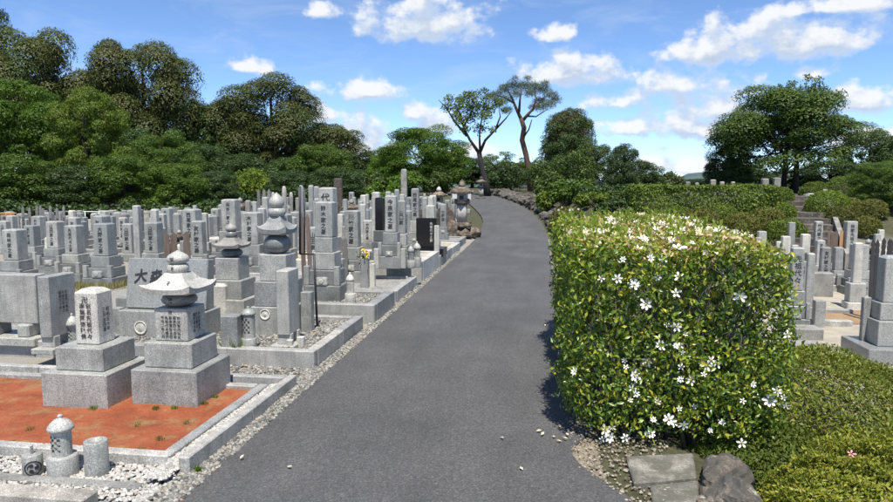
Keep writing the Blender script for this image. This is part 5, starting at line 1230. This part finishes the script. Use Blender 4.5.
P, N = hedge_pts(rng, 9000, ['front', 'left', 'right', 'top'], .02); inn = np.array([(HX0 + HX1) / 2, 6.5, .6]); P = P + (inn - P) * np.array([.22, .07, .2]); P[:, 2] += HZ; L = rng.uniform(.05, .08, len(P))
link('inner_foliage', leaf_mesh('inner', P - HO, N + rng.normal(size=N.shape) * .5, L, L * .5, rng, .3, False), 'leaf_hedge', hedge)
def flower_me(seed, r, petals=6, cup=.25):
    rg = np.random.RandomState(seed); V, F = [], []
    for k in range(petals):
        a = 2 * math.pi * k / petals + rg.uniform(-.12, .12); l = r * rg.uniform(.85, 1.1); w = r * .36; c, s_ = math.cos(a), math.sin(a); cz = cup * l * rg.uniform(.3, 1.2)
        pts = [(0.12 * r, 0, 0), (.5 * l, -w * .5, cz * .25), (.82 * l, -w * .52, cz * .6), (l, 0, cz * .85), (.82 * l, w * .52, cz * .6), (.5 * l, w * .5, cz * .25), (.55 * l, 0, cz * .12)]
        o = len(V); V += [(x * c - y * s_, x * s_ + y * c, z) for x, y, z in pts]; F += [(o, o + 1, o + 6), (o + 1, o + 2, o + 6), (o + 2, o + 3, o + 6), (o + 3, o + 4, o + 6), (o + 4, o + 5, o + 6), (o + 5, o, o + 6)]
    return py_mesh('flower', V, F)
FM = [flower_me(k, .031 + .004 * (k % 3), 5 + k % 3, (.15, .3, .6, .25, .9, .4)[k]) for k in range(6)]; FO = [flower_me(30 + k, .024, 5, .6) for k in range(4)]
for k, m_ in enumerate(FM): m_.materials.append(MATS['petal' if k != 4 else 'petal_cream'])
for k, m_ in enumerate(FO): m_.materials.append(MATS['petal' if k < 2 else 'petal_old'])
st_me = lathe_me([(.004, 0), (.005, .006), (.003, .012)], 8); st_me.materials.append(MATS['stamen'])
FL = [(118,132),(150,132),(205,182),(237,95),(320,82),(267,73),(245,222),(264,225),(232,262),(275,275),(292,328),(271,327),(273,303),(163,290),(182,320),(178,345),(226,370),(219,405),(258,412),(277,415),(351,410),(330,290),(322,300),(386,167),(470,362),(458,350),(443,368),(478,240),(140,420),(135,440),(120,443),(165,440),(213,432),(297,380),(190,75),(213,92),(267,128),(228,130),(67,312),(390,450),(208,290),(53,228),(475,378),(160,95),(182,145),(262,160),(126,425),(249,405),(270,262),(60,240),(262,262),(342,295)]
def face_rot(n_, spin): return (Vector(n_).to_track_quat('Z', 'Y').to_matrix() @ Matrix.Rotation(spin, 3, 'Z')).to_euler()
rf = random.Random(9)
def put_flower(p, n_, me, sc_=1.0, st=True):
    o = link('flower', me, None, hedge, Vector(p) - hedge.location, face_rot(n_, rf.uniform(0, 6))); o.scale = (sc_,) * 3
    if st: link('stamen', st_me, None, o)
for k, (u, v) in enumerate(FL):
    px, py = 540 + u / 1.93, 210 + v / 1.93; d = ray(px, py); t = (HY0 + .02) / d.y; p = Vector((d.x * t, d.y * t, HC + d.z * t)); n_ = Vector((rf.uniform(-.7, .6), -1, rf.uniform(-.2, .9)))
    if p.x < HX0 + .06: t = (HX0 + .03) / d.x; p = Vector((d.x * t, d.y * t, HC + d.z * t)); n_ = Vector((-.8, -.6, .5))
    elif p.z > HT + HZ - .05: t = (HT + HZ - .02 - HC) / d.z; p = Vector((d.x * t, d.y * t, HC + d.z * t)); n_ = Vector((0, -.35, 1))
    else:
        hp = hedge_round(np.array([[p.x, HY0, p.z - HZ]]))[0]; p.y = hp[1] - .02; t = p.y / d.y; p = Vector((d.x * t, p.y, HC + d.z * t))
    put_flower(p, n_, FM[k % 6], rf.choice((.6, .75, .9, 1.0, 1.1)))
sp_, sn_ = hedge_pts(np.random.RandomState(91), 34, ['front', 'left'], .0)
for q, n_ in zip(sp_, sn_):
    if q[2] < .9: put_flower(Vector((q[0], q[1], q[2] + HZ)) + Vector(n_) * .03, Vector(n_) + Vector((rf.uniform(-.5, .5), rf.uniform(-.3, .3), rf.uniform(-.2, .6))), FM[rf.randrange(6)], rf.uniform(.5, .8))
tp, _ = hedge_pts(np.random.RandomState(77), 380, ['top'], .0); kk = 0
for q in tp:
    if (q[0] - HX0) * .7 - (q[1] - 5.4) * .3 + rf.gauss(0, .25) < .2: continue
    put_flower((q[0], q[1], q[2] + HZ + .02), (rf.uniform(-.5, .5), rf.uniform(-.8, .2), 1), FO[kk % 4], rf.uniform(.7, 1.25), False); kk += 1
print('top blossoms', kk)

# ------------------------------------------------------------------ azalea mounds, slabs and rocks at the right foreground
def mound(cx, cy, rx, ry, zt, label, seed, n, size, mat):
    rng = np.random.RandomState(seed); zb = g(cx, cy); H = zt - zb; e = empty('azalea_mound', (cx, cy, zb)); tag(e, label, 'azalea')
    u = rng.normal(size=(n, 3)); u[:, 2] = np.abs(u[:, 2]); u = unit(u); pw = np.sign(u) * np.abs(u) ** 1.08
    sh = 1 - np.abs(rng.normal(0, .03, n)) + .05 * np.sin(u[:, 0] * 11 + seed) * np.sin(u[:, 1] * 9) + .035 * np.sin(u[:, 0] * 25 + u[:, 1] * 21 + u[:, 2] * 17) + .02 * np.sin(u[:, 0] * 53 + 3) * np.sin(u[:, 1] * 47 + u[:, 2] * 41)
    P = pw * sh[:, None] * np.array([rx, ry, H]); N = rng.normal(size=(n, 3)) + u * .35
    U = size * rng.uniform(.6, 1.35, n); link('foliage', leaf_mesh('foliage', P, N, U, U * .38, rng, .9, False, .2), mat, e)
    n2 = n // 5; u = rng.normal(size=(n2, 3)); u[:, 2] = np.abs(u[:, 2]); u = unit(u); P = np.sign(u) * np.abs(u) ** .85 * .9 * np.array([rx, ry, H]); L = size * 1.3 * rng.uniform(.7, 1.2, n2)
    link('inner_foliage', leaf_mesh('inner', P, u + rng.normal(size=(n2, 3)) * .4, L, L * .5, rng, .4, False), mat, e)
    tb = [([(rng.uniform(-.1, .1), rng.uniform(-.1, .1), -.05), (rng.uniform(-.6, .6) * rx, rng.uniform(-.6, .6) * ry, H * .62)], [.018, .006]) for _ in range(14)]; link('stem', tubes_me(tb, 5), 'bark_grey', e); return e
pA = aty(808, 400, 5.15); mA = mound(pA.x, 5.2, 1.18, 1.0, .38, 'broad mid-green azalea mound between gardenia hedge and the sand', 301, 62000, .025, 'leaf_azalea_shaded')
pB = aty(888, 480, 3.3); mB = mound(pB.x, 3.28, .66, .56, .43, 'yellow-green clipped azalea mound with one pink blossom beside the rocks', 302, 66000, .022, 'leaf_azalea')
pC = aty(755, 440, 4.25); mC = mound(pC.x, 4.3, .55, .42, .12, 'low shaded azalea under the gardenia hedge corner', 303, 16000, .026, 'leaf_azalea_green')
pk_ = flower_me(55, .02, 5, .3); pk_.materials.append(MATS['petal_pink']); q = aty(851, 456, 2.98); link('flower', pk_, None, mB, q - mB.location + Vector((0, 0, .01)), (R(40), 0, 0))
def slab_poly(pts, z, h, label, mat, name='stone_slab'):
    W = [atz(x, y, z) for x, y in pts]; n = len(W); V = [(w.x, w.y, z) for w in W] + [(w.x, w.y, z - h) for w in W]
    bm = bmesh.new(); vs = [bm.verts.new(v) for v in V]; bm.faces.new(vs[:n]); bm.faces.new(vs[n:][::-1])
    for i in range(n): bm.faces.new((vs[i], vs[i + n], vs[(i + 1) % n + n], vs[(i + 1) % n]))
    bmesh.ops.recalc_face_normals(bm, faces=bm.faces); bmesh.ops.bevel(bm, geom=list(bm.edges), offset=.008, segments=1, affect='EDGES'); me = bpy.data.meshes.new('slab'); bm.to_mesh(me); bm.free()
    return tag(link(name, me, mat), label, 'stone slab')
slab_poly([(634, 483), (697, 477), (693, 453), (626, 456)], .05, .12, 'flat grey concrete slab at the foot of the gardenia hedge', 'slab_concrete')
slab_poly([(655, 520), (700, 520), (698, 480), (650, 485)], .03, .14, 'cracked tilted slab piece below the flat grey slab', 'slab_concrete')
for k, (px, py, d, rx, ry, rz, lb) in enumerate(((724, 476, 3.62, .16, .25, .14, 'dark pitted rock at the foot of the gardenia hedge'), (738, 500, 3.22, .15, .17, .15, 'brown-grey rock beside the yellow-green azalea mound'), (712, 505, 3.2, .08, .14, .12, 'small wedge of rock between slab and dark pitted rock'))):
    q = aty(px, py, d); o = link('rock', rock_me(1, 200 + k, 4, 1.0, .35), 'rock', None, (q.x, d, q.z - .04)); o.scale = (rx, ry, rz); o.rotation_euler.z = -.3; tag(o, lb, 'rock')
rows = [[(road_r(y) + .33 * sst((3.85 - y) / .75) - .03 + i * .09, y, road_z(y) - .012 - .004 * i) for i in range(6)] for y in np.arange(1.5, 9.4, .2)]; quad_sheet('verge', rows, 'verge_dirt')
rng = np.random.RandomState(31)
def keepv(x, y): return x > road_r(y) + .33 * sst((3.85 - y) / .75) - .02
pebbles('verge_grit', scatter(rng, 1500, .2, .8, 2.6, 4.4, None, keepv), .009, 'pebble_dirt', rng, 'brown grit along the asphalt edge under the hedge')

# ------------------------------------------------------------------ pebbles, weeds, fallen petals, hills
rng = np.random.RandomState(32)
pebbles('white_pebbles', scatter(rng, 3600, -2.12, -2.01, 3.1, 4.79, .055) + scatter(rng, 6500, -4.4, -2.0, 2.92, 3.33, .018) + scatter(rng, 1600, -3.6, -2.0, 2.5, 2.8, .016), .0115, 'pebble_white', rng, 'white pebbles spread round the red earth plot')
pebbles('roadside_gravel', scatter(rng, 7500, -1.95, -1.83, 2.6, 8.5) + scatter(rng, 900, -2.02, -1.84, 2.5, 3.3) + scatter(rng, 3200, -2.0, -1.84, 4.85, 5.4) + scatter(rng, 2600, -1.95, -1.83, 8.5, 15), .0125, 'pebble_grey', rng, 'grey roadside gravel strip beside the asphalt')
pebbles('plot_gravel', scatter(rng, 9000, -4.9, -2.07, 5.46, 6.85, Z2 + .004) + scatter(rng, 2500, -4.2, -2.0, 4.86, 5.36, .03), .015, 'pebble_grey', rng, 'coarse grey gravel inside the large tower plot')
pebbles('raised_plot_gravel', scatter(rng, 3000, -3.6, -2.02, 7.32, 8.13, Z3 + .004), .014, 'pebble_grey', rng, 'grey gravel inside the raised twin gravestone plot')
def weed(px, py, z, h, w, n, mat, label, group=None, lw=.008):
    b = atz(px, py, z) if z is not None else at(px, py); rg = np.random.RandomState(int(px * 7 + py)); P = np.zeros((n, 3)); P[:, :2] = np.clip(rg.normal(size=(n, 2)), -1.1, 1.1) * w * .33; U = rg.normal(size=(n, 3)) * .45; N = rg.normal(size=(n, 3)); N[:, 2] *= .25
    o = link('weed', leaf_mesh('weed', P, N, h * rg.uniform(.5, 1.1, n), lw, rg, 3.0, False, 0, .15), mat, None, b); return tag(o, label, 'weed', group)
weed(230, 350, Z2, .15, .12, 150, 'grass_green', 'bright green weed tuft beside the broad stone post'); weed(238, 351, Z2, .10, .08, 80, 'grass_green', 'small green weed tuft beside the square-footed lantern')
weed(334, 300, Z3, .10, .14, 90, 'grass_green', 'green weed tuft on the raised gravel plot'); weed(287, 352, Z2, .05, .12, 60, 'grass_green', 'low weeds at the foot of the pale tablet')
weed(355, 327, None, .06, .06, 40, 'grass_green', 'tiny weed in the roadside gravel'); weed(198, 473, None, .05, .03, 46, 'grass_green', 'tiny weed against the outer kerb')
for k, (px, py) in enumerate(((175, 409), (156, 410), (93, 410), (205, 405), (215, 398), (186, 424), (137, 426), (160, 440), (140, 452), (30, 430), (60, 428), (12, 445), (185, 447))): weed(px, py, Z1, .035, .05, 48, 'grass_green' if k < 5 else 'grass_dry', 'tiny green weed sprouting at the base of the red plot graves' if k < 5 else 'tiny dry weed sprouting in the red earth', 'green weeds in red plot' if k < 5 else 'dry weeds in red plot', .004)
for k, (px, py) in enumerate(((62, 288), (75, 290), (85, 288), (96, 291), (108, 289), (117, 287), (34, 272), (68, 270), (138, 262), (150, 262), (188, 286), (205, 284))): weed(px, py, None, .14, .45, 160, 'grass_dry', 'patch of dry yellow grass between the middle row graves', 'dry grass between graves')
rng = np.random.RandomState(40); P = []
for (px, py) in ((566, 436), (541, 438), (553, 440), (568, 442), (566, 407), (568, 401), (536, 434), (560, 430), (556, 443), (545, 326), (520, 470), (240, 462), (287, 470), (500, 440)): q = at(px, py); P.append((q.x, q.y, road_z(q.y) + .02))
P = np.array(P); N = np.tile((0, 0, 1.0), (len(P), 1)) + rng.normal(size=(len(P), 3)) * .2; tag(link('fallen_petals', leaf_mesh('petals', P, N, .04, .018, rng, 0, True), 'petal_old'), 'yellowed fallen petals scattered on the asphalt by the hedge', 'petals', kind='stuff')
# white blossom on the roadside azalea
q = aty(566, 216, 15.0); b_ = next(o for o in COL.objects if o.get('label', '').startswith('rounded brown-green azalea with white'))
for k in range(14): link('flower', FO[k % 3], None, b_, Vector((rf.uniform(-.35, .35), -.38 - rf.uniform(0, .08), rf.uniform(.45, .75))), (R(70), 0, 0)).scale = (1.6,) * 3
# hills on the horizon
V, F = [], []; nn = 80
for i in range(nn + 1):
    a = -1.2 + 2.4 * i / nn; rr = 4200; h = 45 + 30 * math.sin(i * .55) + 22 * math.sin(i * 1.31 + 1) + 12 * math.sin(i * 2.7)
    for (r2, z) in ((rr - 900, -60), (rr - 400, h * .5), (rr, h), (rr + 900, -60)): V.append((math.sin(a) * r2, math.cos(a) * r2, z))
for i in range(nn):
    for k in range(3): F.append((i * 4 + k, (i + 1) * 4 + k, (i + 1) * 4 + k + 1, i * 4 + k + 1))
link('hills', py_mesh('hills', V, F, True), 'hill')['kind'] = 'structure'

# ------------------------------------------------------------------ labels of the crowded rows: say which landmark each stone stands by
LM = {'tallest blue-grey gravestone': 'tallest blue-grey gravestone', 'tall dome-topped': 'dome-topped gravestone', 'broad blue-grey gravestone': 'broad blue-grey gravestone', 'large five-ring': 'large five-ring tower', 'small grave tower with broad': 'broad-roofed small tower',
      'tall two-block': 'two-block gravestone', 'broad polished black': 'black slab gravestone', 'pale stone lantern with jewel': 'pale jewel-topped lantern', 'dark brown rough upright': 'brown upright monument', 'old brown mossy': 'mossy roadside lantern', 'gravestone with white cup': 'white-cup gravestone',
      'gravestone with round burner': 'round-burner gravestone', 'slim pale gravestone in front': 'slim pale gravestone', 'white jewel-topped': 'white jewel-topped lantern', 'gravestone directly behind the brush': 'brush-lettered stone', 'small pale wooden rack': 'wooden board rack', 'low pale pipe': 'pipe fence',
      'pale gravestone with carved name': 'big-burner gravestone', 'tall slim blue-grey': 'tall slim blue-grey gravestone', 'small stone lantern before': 'small old lantern', 'gravestone with white carved': 'white-lettered gravestone', 'tall blue-grey gravestone between': 'tall gravestone by the wooden boards',
      'beige rough': 'beige rough block', 'slim tall gravestone at': 'slim gravestone at the stair foot', 'large round green azalea': 'round azalea at the stair foot', 'brown azalea behind': 'brown azalea', 'grey stone lantern behind the dark': 'lantern by the dark tablets', 'blue-grey gravestone on a wide': 'wide-platform gravestone'}
land = []
for o in list(COL.objects):
    if o.parent is None and o.get('label'):
        for k, v in LM.items():
            if o['label'].startswith(k): land.append((v, o.location.x, o.location.y)); break
for o in list(COL.objects):
    lb = o.get('label', '')
    if o.parent is None and (' in the crowded rows' in lb or ' of the rear rows' in lb or ' below the azalea bank' in lb):
        st = lb.split(' in the ')[0].split(' of the ')[0].split(' below the ')[0].split(' with ')[0]; x, y = o.location.x, o.location.y
        v, lx, ly = min(land, key=lambda t: (t[1] - x) ** 2 + (t[2] - y) ** 2); r_ = math.hypot(lx - x, ly - y)
        rel_ = ('right behind' if r_ < 1.1 else 'some way behind') if y - ly > abs(x - lx) else (('just before' if r_ < 1.1 else 'some way before') if ly - y > abs(x - lx) else (('close' if r_ < 1.1 else 'a few steps') + (' on the road side of' if x > lx and x < 0 else (' on the wood side of' if x < 0 else ' beside'))))
        tail = {0: ' with small burner', 2: ' with vases'}.get(next((i for i, q in enumerate(LB) if q == lb), 9) if lb in LB else 9, '')
        lb2 = f'{st}{tail} {rel_} the {v}'
        if len(lb2.replace('-', ' ').split()) > 16: lb2 = f'{st} {rel_.replace("a few steps on", "on")} the {v}'
        o['label'] = lb2; o['group'] = o.get('group') or 'crowded graves'
for o in list(COL.objects):
    if o.parent is None and o.get('label'):
        t = o['label']
        for a_, b_ in ((' at the left side of ', ' beside '), (' at left of ', ' beside '), ('standing right of', 'standing beside'), (' right of ', ' beside '), (' left of ', ' beside '), (' continuing left of ', ' continuing beyond '), ('the top left of', 'the top of'), ('right-hand end of the terrace', 'end of the terrace'), ('at the right end of', 'at the end of')): t = t.replace(a_, b_)
        o['label'] = t
